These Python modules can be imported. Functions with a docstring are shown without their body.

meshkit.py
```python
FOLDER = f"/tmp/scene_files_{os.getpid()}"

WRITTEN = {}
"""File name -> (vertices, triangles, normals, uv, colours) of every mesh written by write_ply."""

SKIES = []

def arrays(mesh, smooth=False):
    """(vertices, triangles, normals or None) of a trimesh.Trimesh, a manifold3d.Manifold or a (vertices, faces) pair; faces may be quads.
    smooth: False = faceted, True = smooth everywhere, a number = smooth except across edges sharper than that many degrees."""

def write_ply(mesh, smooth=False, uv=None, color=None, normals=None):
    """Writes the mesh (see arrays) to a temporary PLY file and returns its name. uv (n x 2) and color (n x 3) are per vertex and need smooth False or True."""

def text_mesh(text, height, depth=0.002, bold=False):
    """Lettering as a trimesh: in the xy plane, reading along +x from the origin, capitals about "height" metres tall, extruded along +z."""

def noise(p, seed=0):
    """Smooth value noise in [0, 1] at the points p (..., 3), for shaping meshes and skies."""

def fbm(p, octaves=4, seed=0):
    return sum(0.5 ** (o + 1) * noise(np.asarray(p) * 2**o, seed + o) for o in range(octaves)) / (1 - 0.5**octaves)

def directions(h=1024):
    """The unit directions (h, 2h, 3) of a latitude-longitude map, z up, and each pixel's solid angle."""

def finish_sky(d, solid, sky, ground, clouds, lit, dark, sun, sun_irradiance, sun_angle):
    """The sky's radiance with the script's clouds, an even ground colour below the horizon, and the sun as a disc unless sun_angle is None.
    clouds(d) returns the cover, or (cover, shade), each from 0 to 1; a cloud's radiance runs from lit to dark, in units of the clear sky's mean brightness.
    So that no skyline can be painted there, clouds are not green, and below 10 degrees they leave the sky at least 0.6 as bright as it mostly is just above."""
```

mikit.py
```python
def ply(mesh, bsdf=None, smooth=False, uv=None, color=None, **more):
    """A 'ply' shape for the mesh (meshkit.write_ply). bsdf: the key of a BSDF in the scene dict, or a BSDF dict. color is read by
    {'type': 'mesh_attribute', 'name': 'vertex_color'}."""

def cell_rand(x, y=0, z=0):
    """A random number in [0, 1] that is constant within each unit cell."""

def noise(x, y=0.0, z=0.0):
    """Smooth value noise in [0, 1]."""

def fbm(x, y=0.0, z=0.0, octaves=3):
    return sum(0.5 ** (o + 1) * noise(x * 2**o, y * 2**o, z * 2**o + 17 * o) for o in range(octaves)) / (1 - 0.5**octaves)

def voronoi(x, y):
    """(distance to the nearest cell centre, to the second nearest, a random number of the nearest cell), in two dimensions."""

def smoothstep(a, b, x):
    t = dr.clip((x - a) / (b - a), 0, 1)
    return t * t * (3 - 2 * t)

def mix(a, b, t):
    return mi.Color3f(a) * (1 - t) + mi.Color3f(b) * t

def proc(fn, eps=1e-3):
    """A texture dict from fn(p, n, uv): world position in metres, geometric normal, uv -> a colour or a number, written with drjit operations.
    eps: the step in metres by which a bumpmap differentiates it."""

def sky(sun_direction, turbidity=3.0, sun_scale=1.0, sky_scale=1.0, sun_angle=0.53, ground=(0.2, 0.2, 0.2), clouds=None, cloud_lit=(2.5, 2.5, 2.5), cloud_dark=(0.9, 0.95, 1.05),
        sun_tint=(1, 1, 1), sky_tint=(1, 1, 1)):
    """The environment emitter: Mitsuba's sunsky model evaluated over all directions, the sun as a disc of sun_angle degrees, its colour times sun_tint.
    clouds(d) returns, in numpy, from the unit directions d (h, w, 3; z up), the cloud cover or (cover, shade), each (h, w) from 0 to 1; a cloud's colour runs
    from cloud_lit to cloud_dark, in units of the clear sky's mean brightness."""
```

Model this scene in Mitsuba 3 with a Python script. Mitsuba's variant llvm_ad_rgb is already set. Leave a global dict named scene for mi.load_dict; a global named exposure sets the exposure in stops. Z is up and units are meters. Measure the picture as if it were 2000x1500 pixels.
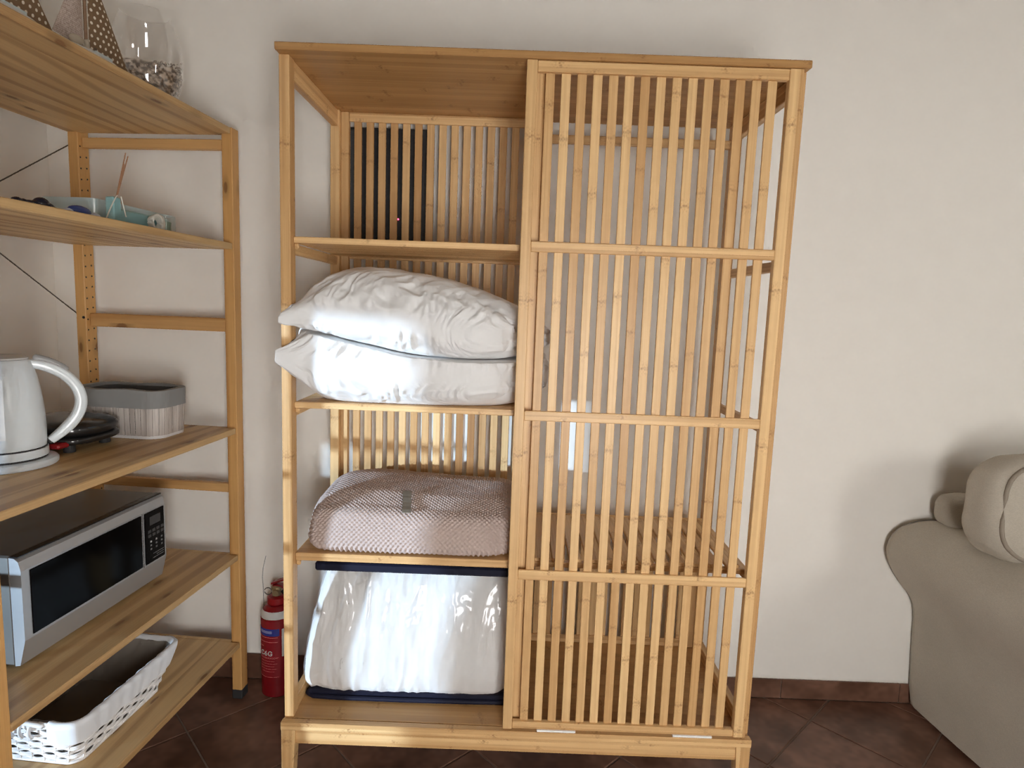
import math, random
import numpy as np
import trimesh
import mitsuba as mi
import drjit as dr
import mikit, meshkit
from mikit import proc, noise, fbm, voronoi, cell_rand, smoothstep, mix
from shapely.geometry import Polygon, box as sbox

T = mi.ScalarTransform4f
scene, labels = {}, {}

# ------------------------------------------------------------------ camera
CAM = np.array([0.5611, -1.4495, 1.2883])
YAW, PITCH, ROLL, FPX = -0.00235, -0.12193, 0.03661, 1202.27
_f = np.array([math.sin(YAW) * math.cos(PITCH), math.cos(YAW) * math.cos(PITCH), math.sin(PITCH)])
_r0 = np.array([math.cos(YAW), -math.sin(YAW), 0.0])
_u0 = np.cross(_r0, _f)
_up = -math.sin(ROLL) * _r0 + math.cos(ROLL) * _u0
scene['camera'] = {'type': 'perspective', 'fov': math.degrees(2 * math.atan(1000 / FPX)), 'fov_axis': 'x', 'near_clip': 0.05, 'far_clip': 60.0,
                   'to_world': T().look_at(origin=CAM.tolist(), target=(CAM + _f).tolist(), up=_up.tolist())}
# ------------------------------------------------------------------ light
exposure = 0.08
SUN_DIR = np.array([-0.68, -0.73, 0.045])          # a low sun that comes in through the opening in the left wall
scene['sky'] = mikit.sky(SUN_DIR, turbidity=4.0, sun_scale=1.0, sky_scale=0.06, sun_angle=1.7, ground=(0.12, 0.12, 0.12), sun_tint=(15.0, 59.0, 1310.0))
RAD_RIGHT_WINDOW = (0.30, 0.31, 0.32)
RAD_ADDED_REAR_WINDOW = (27.5, 26.9, 25.9)
RAD_UNSEEN_SIDE_WINDOW = (24.0, 23.3, 21.8)
RAD_LAMP_LEFT = (9, 8.5, 7.8)

# ------------------------------------------------------------------ helpers
def numbered(key):
    if key not in scene and key not in labels:
        return key
    i = 1
    while f'{key}_{i:03d}' in scene or f'{key}_{i:03d}' in labels:
        i += 1
    return f'{key}_{i:03d}'

def thing(name, label, category, group=None, kind=None):
    k = numbered(name)
    labels[k] = {'label': label, 'category': category}
    if group: labels[k]['group'] = group
    if kind: labels[k]['kind'] = kind
    return k

_taken = {}
def add(name, mesh, mat, parent=None, label=None, smooth=False, kind=None, **more):
    k = name if parent is None else f'{parent}__{name}'
    if k in scene:
        n = _taken.get(k, 0) + 1
        _taken[k] = n
        k = f'{k}_{n:03d}'
    scene[k] = mesh if isinstance(mesh, dict) else mikit.ply(mesh, mat, smooth=smooth, **more)
    if label or kind:
        labels.setdefault(k, {})
        if label: labels[k]['label'] = label
        if kind: labels[k]['kind'] = kind
    return k

def structure(name, mesh, mat, label, **more):
    k = add(name, mesh, mat, **more)
    labels.setdefault(k, {}).update({'kind': 'structure', 'label': label})
    return k

def cat(*ms):
    out = []
    for m in ms:
        out.extend(m if isinstance(m, (list, tuple)) else [m])
    return trimesh.util.concatenate(out)

def bx(x0, x1, y0, y1, z0, z1, b=0.0015):
    """A box with chamfered edges."""
    x0, x1 = min(x0, x1), max(x0, x1); y0, y1 = min(y0, y1), max(y0, y1); z0, z1 = min(z0, z1), max(z0, z1)
    b = min(b, 0.45 * min(x1 - x0, y1 - y0, z1 - z0))
    pts = []
    for sx, X in ((1, x0), (-1, x1)):
        for sy, Y in ((1, y0), (-1, y1)):
            for sz, Z in ((1, z0), (-1, z1)):
                pts += [(X, Y + sy * b, Z + sz * b), (X + sx * b, Y, Z + sz * b), (X + sx * b, Y + sy * b, Z)]
    return trimesh.convex.convex_hull(np.array(pts))

def plain(x0, x1, y0, y1, z0, z1):
    m = trimesh.creation.box((x1 - x0, y1 - y0, z1 - z0))
    m.apply_translation(((x0 + x1) / 2, (y0 + y1) / 2, (z0 + z1) / 2))
    return m

def tube(pts, r, sides=8, closed=False, caps=True):
    """A round tube along points."""
    p = np.asarray(pts, float)
    n = len(p)
    r = np.broadcast_to(np.asarray(r, float), (n,))
    if closed:
        t = np.roll(p, -1, 0) - np.roll(p, 1, 0)
    else:
        t = np.gradient(p, axis=0)
    t /= np.linalg.norm(t, axis=1, keepdims=True) + 1e-12
    ref = np.array([0, 0, 1.0]) if np.abs(t[:, 2]).mean() < 0.8 else np.array([1.0, 0.2, 0])
    a = np.cross(t, ref); a /= np.linalg.norm(a, axis=1, keepdims=True) + 1e-12
    b = np.cross(t, a)
    ang = np.arange(sides) * 2 * np.pi / sides
    v = p[:, None] + r[:, None, None] * (np.cos(ang)[None, :, None] * a[:, None] + np.sin(ang)[None, :, None] * b[:, None])
    v = v.reshape(-1, 3)
    f = []
    m = n if closed else n - 1
    for i in range(m):
        i2 = (i + 1) % n
        for j in range(sides):
            j2 = (j + 1) % sides
            A, B, C, Dd = i * sides + j, i * sides + j2, i2 * sides + j2, i2 * sides + j
            f += [(A, C, B), (A, Dd, C)]
    if not closed and caps:
        v = np.vstack([v, p[0], p[-1]])
        c0, c1 = len(v) - 2, len(v) - 1
        for j in range(sides):
            j2 = (j + 1) % sides
            f += [(c0, j, j2), (c1, (n - 1) * sides + j2, (n - 1) * sides + j)]
    mesh = trimesh.Trimesh(v, np.array(f), process=False)
    if mesh.volume < 0: mesh.invert()
    return mesh

def lathe(profile, n=48, center=(0, 0, 0)):
    """profile: (radius, z) from bottom to top, outer side; rings around z."""
    pr = np.asarray(profile, float)
    ang = np.arange(n) * 2 * np.pi / n
    v = np.stack([pr[:, 0, None] * np.cos(ang), pr[:, 0, None] * np.sin(ang), np.repeat(pr[:, 1, None], n, 1)], -1).reshape(-1, 3)
    f = []
    for i in range(len(pr) - 1):
        for j in range(n):
            j2 = (j + 1) % n
            A, B, C, Dd = i * n + j, i * n + j2, (i + 1) * n + j2, (i + 1) * n + j
            f += [(A, B, C), (A, C, Dd)]
    m = trimesh.Trimesh(v + np.asarray(center), np.array(f), process=False)
    return m

def grid_faces(nu, nv, wrap_u=False):
    f = []
    i = np.arange(nu if wrap_u else nu - 1)
    j = np.arange(nv - 1)
    I, J = np.meshgrid(i, j, indexing='ij')
    I2 = (I + 1) % nu
    A, B, C, Dd = I * nv + J, I2 * nv + J, I2 * nv + J + 1, I * nv + J + 1
    return np.vstack([np.stack([A, B, C], -1).reshape(-1, 3), np.stack([A, C, Dd], -1).reshape(-1, 3)])

def soft_box(center, half, p=5.0, res=24, warp=None):
    """A box with softly rounded sides (a superellipsoid over a cube grid); warp(q) moves points given as [-1, 1] coordinates."""
    res = (res, res, res) if np.isscalar(res) else res
    vs, fs, off = [], [], 0
    for ax in range(3):
        o = [a for a in range(3) if a != ax]
        n1, n2 = res[o[0]] + 1, res[o[1]] + 1
        a, b = np.meshgrid(np.linspace(-1, 1, n1), np.linspace(-1, 1, n2), indexing='ij')
        for s in (-1, 1):
            c = np.zeros((n1 * n2, 3))
            c[:, o[0]], c[:, o[1]], c[:, ax] = a.ravel(), b.ravel(), s
            f = grid_faces(n1, n2)
            if (s < 0) != (ax == 1): f = f[:, ::-1]
            vs.append(c); fs.append(f + off); off += len(c)
    c = np.vstack(vs)
    q = c / (np.abs(c) ** p).sum(1, keepdims=True) ** (1 / p)
    q = q * 1.0
    m = trimesh.Trimesh(q, np.vstack(fs), process=False)
    m.merge_vertices(digits_vertex=6)
    q = np.array(m.vertices)
    P = q * np.asarray(half) + np.asarray(center)
    if warp is not None: P = warp(q, P)
    m = trimesh.Trimesh(P, m.faces, process=False)
    if m.volume < 0: m.invert()
    return m

def displace(m, d):
    n = np.array(m.vertex_normals)
    return trimesh.Trimesh(np.array(m.vertices) + n * np.asarray(d)[:, None], m.faces, process=False)

def moved(m, M):
    m = m.copy(); m.apply_transform(M); return m

# the pine shelving unit's own frame: l to its back (left in the photo), d away from the camera, z up
SA = 0.0807
S0 = np.array([-0.2776, 0.4387, 0.0])
DV = np.array([math.sin(SA), math.cos(SA), 0.0])
LV = np.array([-math.cos(SA), math.sin(SA), 0.0])
UM = np.eye(4); UM[:3, 0], UM[:3, 1], UM[:3, 2], UM[:3, 3] = LV, DV, (0, 0, 1), S0
def unit(m):
    """From (l, d, z) to the world; the frame is left-handed, so faces are turned round."""
    m = m.copy()
    v = np.array(m.vertices) @ UM[:3, :3].T + S0
    return trimesh.Trimesh(v, np.array(m.faces)[:, ::-1], process=False)
def upt(l, d, z):
    return S0 + LV * l + DV * d + np.array([0, 0, z])

# ------------------------------------------------------------------ materials
def principled(base, rough=0.5, **k):
    return {'type': 'twosided', 'bsdf': {'type': 'principled', 'base_color': base if isinstance(base, dict) else {'type': 'rgb', 'value': list(base)}, 'roughness': rough, **k}}

def bumped(fn, scale, base, rough, eps=1e-3, **k):
    return {'type': 'twosided', 'bsdf': {'type': 'bumpmap', 'arbitrary': {**proc(fn, eps)}, 'scale': scale,
            'bsdf': {'type': 'principled', 'base_color': base if isinstance(base, dict) else {'type': 'rgb', 'value': list(base)}, 'roughness': rough, **k}}}

def bamboo(along, pitch=(0.0205, 0.0205), off=(0.0, 0.0), lo=(0.46, 0.262, 0.108), hi=(0.72, 0.495, 0.25)):
    o = [a for a in range(3) if a != along]
    def fn(p, n, uv):
        c = [p.x, p.y, p.z]
        u, v, w = c[along], c[o[0]], c[o[1]]
        iv, iw = dr.floor((v - off[0]) / pitch[0]), dr.floor((w - off[1]) / pitch[1])
        r1 = cell_rand(iv, iw, 3 + along)
        r2 = cell_rand(iv, iw, 11 + along)
        fine = noise(v * 700, w * 700, u * 9)
        broad = noise(v * 230, w * 230, u * 2 + r1 * 9)
        t = 0.05 + 0.75 * r1 + 0.30 * (fine - 0.5) + 0.55 * (broad - 0.5)
        col = mix(lo, hi, dr.clip(t, 0, 1))
        ph = u / 0.37 + r2 * 5 + 0.012 * noise(v * 160, w * 160)
        d = dr.abs(ph - dr.floor(ph) - 0.5) * 0.37
        node = 1 - smoothstep(0.0008, 0.0055, d)
        halo = 1 - smoothstep(0.003, 0.030, d)
        dots = noise(v * 420, w * 420, u * 240)
        dark = mi.Color3f(lo[0] * 0.62, lo[1] * 0.52, lo[2] * 0.45)
        col = mix(col, dark, dr.clip(0.42 * node * (0.4 + 0.8 * dots) + 0.30 * halo * smoothstep(0.45, 0.75, dots), 0, 1))
        return col
    return principled(proc(fn), 0.42, specular=0.4)

scene['bamboo_upright'] = bamboo(2, (0.0359, 0.05), (0.602, 0.0))
scene['bamboo_across'] = bamboo(0, (0.019, 0.011))
scene['bamboo_deep'] = bamboo(1, (0.022, 0.02))
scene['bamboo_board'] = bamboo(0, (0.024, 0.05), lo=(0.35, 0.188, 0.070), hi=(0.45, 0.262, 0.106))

def pine(along, plank=0.115, lo=(0.37, 0.215, 0.09), hi=(0.56, 0.38, 0.185), knots=1.0, seed=0, rot=True):
    o = [a for a in range(3) if a != along]
    def fn(p, n, uv):
        x, y = p.x - S0[0], p.y - S0[1]
        c = [x * LV[0] + y * LV[1], x * DV[0] + y * DV[1], p.z]
        u, v, w = c[along], c[o[0]], c[o[1]]
        iv = dr.floor(v / plank + 0.37)
        iw = dr.floor(w / 0.3)
        r = cell_rand(iv, iw, 5 + seed)
        wob = noise(u * 2.2 + r * 17, v * 9, w * 9) * 0.05
        ring = (v + wob + r * 0.3) * 95 + (w + 0.3 * r) * 60
        s = 0.5 + 0.5 * dr.sin(ring + 2.2 * noise(u * 3, v * 30 + r * 5, w * 30))
        late = smoothstep(0.55, 1.0, s)
        fine = noise(u * 14, v * 520, w * 520)
        t = 0.72 - 0.62 * late + 0.35 * (fine - 0.5) + 0.5 * (r - 0.5)
        col = mix(lo, hi, dr.clip(t, 0, 1))
        d1, d2, k = voronoi(u * 4.3 + 13 * seed + iw * 7, v * 13 + r * 3 + w * 6)
        size = 0.03 + 0.07 * k
        on = dr.select(k > 0.68, 1.0, 0.0)
        knot = (1 - smoothstep(size * 0.6, size, d1)) * on * knots
        ringk = (1 - smoothstep(size, size * 2.4, d1)) * on * knots
        col = col * (1 - 0.25 * ringk)
        return mix(col, mi.Color3f(0.16, 0.062, 0.022), knot * 0.7)
    return principled(proc(fn), 0.45, specular=0.35)

scene['pine_long'] = pine(1, seed=1)
scene['pine_upright'] = pine(2, plank=0.06, lo=(0.42, 0.205, 0.065), hi=(0.60, 0.345, 0.13), seed=2)
scene['pine_cross'] = pine(0, plank=0.06, lo=(0.42, 0.215, 0.075), hi=(0.60, 0.365, 0.155), seed=3)

def wall_fn(p, n, uv):
    t = fbm(p.x * 1.3, p.y * 1.3, p.z * 1.3, octaves=3)
    return mix((0.765, 0.743, 0.700), (0.80, 0.778, 0.735), t)
def wall_bump(p, n, uv):
    return fbm(p.x * 45, p.y * 45, p.z * 45, octaves=2)
scene['wall_paint'] = bumped(wall_bump, 0.0012, proc(wall_fn), 0.85, eps=2e-3, specular=0.2)
scene['ceiling_paint'] = principled((0.16, 0.12, 0.09), 0.8)  # dark colour chosen to lower the light bounced off the ceiling

def tile_fn(p, n, uv):
    a = fbm(p.x * 9, p.y * 9, p.z * 9, octaves=4)
    b = noise(p.x * 60, p.y * 60, p.z * 60)
    c = 0.707 * (p.x + p.y), 0.707 * (p.y - p.x)
    col = mix((0.078, 0.036, 0.022), (0.160, 0.082, 0.055), smoothstep(0.25, 0.75, a))
    return col * (0.85 + 0.3 * b)
scene['terracotta'] = principled(proc(tile_fn), 0.42, specular=0.45)
scene['grout'] = principled((0.16, 0.115, 0.09), 0.9)

scene['white_plastic'] = principled((0.78, 0.80, 0.80), 0.25, specular=0.5)
scene['kettle_white'] = principled((0.68, 0.75, 0.80), 0.22, specular=0.5, clearcoat=0.4)  # bluish tint puts cool daylight into the white base colour
scene['grey_plastic'] = principled((0.33, 0.34, 0.35), 0.4)
scene['light_grey_plastic'] = principled((0.55, 0.56, 0.57), 0.35)
scene['black_gloss'] = principled((0.008, 0.008, 0.009), 0.13, specular=0.5, clearcoat=0.6)
scene['black_glass'] = principled((0.002, 0.002, 0.0022), 0.10, specular=0.07)
scene['black_plastic'] = principled((0.012, 0.012, 0.013), 0.45)
scene['dark_rubber'] = principled((0.02, 0.02, 0.022), 0.7)
scene['steel_dark'] = principled((0.20, 0.195, 0.185), 0.36, metallic=0.75)
scene['silver_paint'] = principled((0.42, 0.44, 0.46), 0.32, metallic=0.55)
scene['wire_steel'] = principled((0.10, 0.09, 0.08), 0.45, metallic=0.4)
scene['red_paint'] = principled((0.19, 0.004, 0.008), 0.3, specular=0.5, clearcoat=0.3)
scene['red_plastic'] = principled((0.25, 0.006, 0.01), 0.35)
scene['red_label'] = principled((0.22, 0.010, 0.016), 0.4)
scene['red_line'] = principled((0.55, 0.16, 0.16), 0.5)
scene['blue_label'] = principled((0.025, 0.035, 0.22), 0.4)
scene['pale_blue_label'] = principled((0.20, 0.22, 0.42), 0.5)
scene['white_label'] = principled((0.52, 0.50, 0.48), 0.5)
scene['brass'] = principled((0.42, 0.33, 0.20), 0.35, metallic=0.8)
scene['led_red'] = {'type': 'diffuse', 'reflectance': {'type': 'rgb', 'value': [0.3, 0.02, 0.04]}}

def cotton(col, amp=0.00025, f=900):
    def b(p, n, uv):
        return noise(p.x * f, p.y * f, p.z * f)
    return bumped(b, amp, col, 0.85, eps=4e-4, sheen=0.25, specular=0.15)
scene['white_cotton'] = cotton((0.69, 0.695, 0.70))
scene['quilt_white'] = cotton((0.60, 0.60, 0.60))
scene['navy_trim'] = principled((0.005, 0.006, 0.018), 0.6, specular=0.2)
scene['clear_plastic'] = {'type': 'thindielectric', 'int_ior': 1.35, 'ext_ior': 1.0}
scene['clear_glass'] = {'type': 'thindielectric', 'int_ior': 1.5, 'ext_ior': 1.0}
scene['knit'] = principled((0.44, 0.36, 0.33), 0.9, sheen=0.2, specular=0.1)
scene['brown_label'] = principled((0.15, 0.125, 0.095), 0.7)

def linen_fn(p, n, uv):
    a = fbm(p.x * 7, p.y * 7, p.z * 7, octaves=3)
    b = noise(p.x * 420, p.y * 420, p.z * 420)
    return mix((0.37, 0.335, 0.28), (0.43, 0.39, 0.33), a) * (0.93 + 0.14 * b)
scene['sofa_linen'] = principled(proc(linen_fn), 0.9, sheen=0.3, specular=0.12)
scene['sofa_piping'] = principled((0.24, 0.205, 0.165), 0.9)

def basket_fn(p, n, uv):
    s = noise(p.x * 330, p.y * 330, p.z * 5)
    s2 = noise(p.x * 90, p.y * 90, 2.0)
    return mix((0.27, 0.235, 0.215), (0.62, 0.575, 0.545), dr.clip(0.25 + 0.55 * s + 0.5 * (s2 - 0.4), 0, 1))
scene['washed_wood'] = principled(proc(basket_fn), 0.6)
scene['grey_felt'] = cotton((0.235, 0.24, 0.24))
scene['dark_felt'] = cotton((0.10, 0.10, 0.10))
scene['white_wicker'] = principled((0.74, 0.74, 0.745), 0.5)
scene['white_linen'] = cotton((0.72, 0.75, 0.79))
scene['shaded_lining'] = cotton((0.17, 0.15, 0.13))  # white cloth darkened: the shade inside the basket is put into its colour

def dots_fn(p, n, uv):
    s = 0.0135
    row = dr.floor(uv.y / s)
    a = uv.x / (s * 1.15) + 0.5 * (row - 2 * dr.floor(row / 2))
    fx, fy = a - dr.floor(a) - 0.5, uv.y / s - row - 0.5
    d = dr.sqrt(dr.square(fx * 1.15) + dr.square(fy))
    return mix((0.66, 0.60, 0.50), (0.17, 0.105, 0.055), smoothstep(0.20, 0.27, d))
scene['dotted_cloth'] = principled(proc(dots_fn), 0.85)
def burlap_fn(p, n, uv):
    a = 0.5 + 0.5 * dr.sin(p.z * 1500) 
    b = noise(p.x * 500, p.y * 500, p.z * 260)
    return mix((0.24, 0.175, 0.145), (0.50, 0.415, 0.365), dr.clip(0.3 * a + 0.8 * b, 0, 1))
scene['burlap'] = principled(proc(burlap_fn), 0.9)
scene['hull_white'] = principled((0.62, 0.60, 0.57), 0.6)
scene['hull_blue'] = principled((0.52, 0.60, 0.62), 0.6)
scene['mast_wood'] = principled((0.20, 0.12, 0.07), 0.6)
scene['twine'] = principled((0.42, 0.36, 0.28), 0.8)
def gravel_fn(p, n, uv):
    r = noise(p.x * 150, p.y * 150, p.z * 150)
    return mix((0.10, 0.075, 0.055), (0.50, 0.42, 0.35), smoothstep(0.25, 0.8, r))
scene['shell_gravel'] = principled(proc(gravel_fn), 0.6)
scene['sea_glass'] = principled((0.22, 0.42, 0.44), 0.15, spec_trans=0.0, specular=0.6, clearcoat=0.5)
scene['pale_sea_glass'] = principled((0.46, 0.58, 0.60), 0.12, specular=0.6, clearcoat=0.5)
scene['teal_sand'] = principled((0.10, 0.22, 0.24), 0.7)
scene['reed'] = principled((0.40, 0.22, 0.13), 0.7)
scene['pale_stone'] = principled((0.62, 0.62, 0.57), 0.6)
scene['green_wax'] = principled((0.14, 0.22, 0.16), 0.4)
scene['navy_glaze'] = principled((0.006, 0.008, 0.025), 0.2, clearcoat=0.5)
scene['blue_glaze'] = principled((0.03, 0.06, 0.22), 0.25, clearcoat=0.5)
scene['pale_glaze'] = principled((0.5, 0.56, 0.66), 0.3)

# ------------------------------------------------------------------ the room
X0, X1, Y0, Y1, ZC, WT = -0.908, 4.2, -2.1, 0.5226, 2.6, 0.12
structure('floor', plain(X0 - WT, X1 + WT, Y0 - WT, Y1 + WT, -0.10, -0.0035), 'grout', 'floor of dark terracotta tiles laid diagonally')
A45, TP = math.radians(43.5), 0.303
ta, tb = np.array([math.cos(A45), math.sin(A45)]), np.array([-math.sin(A45), math.cos(A45)])
TC = np.array([-0.3722, 0.2398])
room = sbox(X0 + 0.002, Y0 + 0.002, X1 - 0.002, Y1 - 0.009)
for i in range(-30, 31):
    for j in range(-30, 31):
        h = TP / 2 - 0.0028
        c = TC + ta * TP * (i + 0.5) + tb * TP * (j + 0.5)
        if not (X0 - 0.3 < c[0] < X1 + 0.3 and Y0 - 0.3 < c[1] < Y1 + 0.3): continue
        q = Polygon([c + ta * h * a + tb * h * b for a, b in ((-1, -1), (1, -1), (1, 1), (-1, 1))]).intersection(room)
        if q.is_empty or q.area < 4e-4: continue
        q = q.convex_hull
        top = np.array(q.buffer(-0.0015).exterior.coords)[:-1] if q.area > 0.003 else np.array(q.exterior.coords)[:-1]
        bot = np.array(q.exterior.coords)[:-1]
        pts = np.vstack([np.c_[top, np.zeros(len(top))], np.c_[bot, np.full(len(bot), -0.0014)], np.c_[bot, np.full(len(bot), -0.004)]])
        add('tile', trimesh.convex.convex_hull(pts), 'terracotta', 'floor')

structure('wall_back', plain(X0 - WT, X1 + WT, Y1, Y1 + WT, -0.1, ZC), 'wall_paint', 'cream painted wall behind the bamboo wardrobe')
# left wall with an opening towards the light
OY0, OY1, OZ0, OZ1 = -1.43, -0.40, 0.12, 1.33
structure('wall_left', cat(plain(X0 - WT, X0, OY1, Y1, -0.1, ZC), plain(X0 - WT, X0, Y0 - WT, OY0, -0.1, ZC),
                           plain(X0 - WT, X0, OY0, OY1, -0.1, OZ0), plain(X0 - WT, X0, OY0, OY1, OZ1, ZC)), 'wall_paint', 'cream side wall behind the pine shelving')
RY0, RY1, RZ0, RZ1 = -1.7, -0.6, 0.1, 2.1
structure('wall_right', cat(plain(X1, X1 + WT, RY1, Y1, -0.1, ZC), plain(X1, X1 + WT, Y0 - WT, RY0, -0.1, ZC),
                            plain(X1, X1 + WT, RY0, RY1, -0.1, RZ0), plain(X1, X1 + WT, RY0, RY1, RZ1, ZC)), 'wall_paint', 'cream wall to the right of the sofa')
BX0, BX1, BZ0, BZ1 = 0.60, 1.20, 0.45, 1.35
CX0, CX1, CZ0, CZ1 = 3.00, 3.45, 1.25, 2.05
structure('wall_rear', cat(plain(X0 - WT, BX0, Y0 - WT, Y0, -0.1, ZC), plain(BX0, BX1, Y0 - WT, Y0, -0.1, BZ0), plain(BX0, BX1, Y0 - WT, Y0, BZ1, ZC),
                           plain(BX1, CX0, Y0 - WT, Y0, -0.1, ZC), plain(CX0, CX1, Y0 - WT, Y0, -0.1, CZ0), plain(CX0, CX1, Y0 - WT, Y0, CZ1, ZC),
                           plain(CX1, X1 + WT, Y0 - WT, Y0, -0.1, ZC)), 'wall_paint', 'cream wall behind the viewer')
structure('ceiling', plain(X0 - WT, X1 + WT, Y0 - WT, Y1 + WT, ZC, ZC + 0.1), 'ceiling_paint', 'unseen ceiling kept dark to cut bounced light')

def emitter(rad):
    return {'type': 'area', 'radiance': {'type': 'rgb', 'value': list(rad)}}
def pane_mesh(a, b, c, d):
    return trimesh.Trimesh([a, b, c, d], [[0, 1, 2], [0, 2, 3]], process=False)
# window_1: in the left wall, open; window_2: glazed door in the right wall; added_window_3: added in the wall behind the viewer for frontal light
def frame_x(x, y0, y1, z0, z1, t=0.04, w=0.05):
    return cat(bx(x - t, x + t, y0, y0 + w, z0, z1), bx(x - t, x + t, y1 - w, y1, z0, z1), bx(x - t, x + t, y0 + w, y1 - w, z0, z0 + w), bx(x - t, x + t, y0 + w, y1 - w, z1 - w, z1))
structure('window_2', frame_x(X1 + 0.06, RY0, RY1, RZ0, RZ1), 'white_plastic', 'white window frame in the right wall')
xx = X1 + 0.05
add('pane', mikit.ply(pane_mesh((xx, RY0, RZ0), (xx, RY1, RZ0), (xx, RY1, RZ1), (xx, RY0, RZ1)), 'white_plastic', emitter=emitter(RAD_RIGHT_WINDOW)), None, 'window_2')
yy = Y0 - 0.05
def frame_y(y, x0, x1, z0, z1, w=0.04):
    return cat(bx(x0, x0 + w, y - 0.04, y + 0.03, z0, z1), bx(x1 - w, x1, y - 0.04, y + 0.03, z0, z1), bx(x0 + w, x1 - w, y - 0.04, y + 0.03, z0, z0 + w), bx(x0 + w, x1 - w, y - 0.04, y + 0.03, z1 - w, z1))
structure('added_window_3', frame_y(yy, BX0, BX1, BZ0, BZ1), 'white_plastic', 'white frame of an added unseen window behind the viewer for frontal light')
add('pane', mikit.ply(pane_mesh((BX0, yy, BZ0), (BX0, yy, BZ1), (BX1, yy, BZ1), (BX1, yy, BZ0)), 'white_plastic', emitter=emitter(RAD_ADDED_REAR_WINDOW)), None, 'added_window_3')  # glowing pane added as frontal fill; no window is known here
structure('unseen_window_4', frame_y(yy, CX0, CX1, CZ0, CZ1), 'white_plastic', 'narrow white frame of an unseen window placed behind the viewer for the sofa shadow')
add('pane', mikit.ply(pane_mesh((CX0, yy, CZ0), (CX0, yy, CZ1), (CX1, yy, CZ1), (CX1, yy, CZ0)), 'white_plastic', emitter=emitter(RAD_UNSEEN_SIDE_WINDOW)), None, 'unseen_window_4')  # glowing pane of the unseen window, set where it throws the sofa shadow

# tiled skirting along the back wall: lower to the right of the wardrobe, taller to its left
structure('baseboard_back', plain(X0, X1, Y1 - 0.004, Y1 + 0.001, 0.0, 0.066), 'grout', 'terracotta tile skirting at the foot of the back wall')
x = X0 + 0.003
while x < X1 - 0.01:
    w = min(0.40, X1 - x - 0.003)
    add('tile', bx(x, x + w, Y1 - 0.009, Y1 - 0.0035, 0.001, 0.0688 if x > 0.3 else 0.0895, 0.0012), 'terracotta', 'baseboard_back')
    x += w + 0.003

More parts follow.
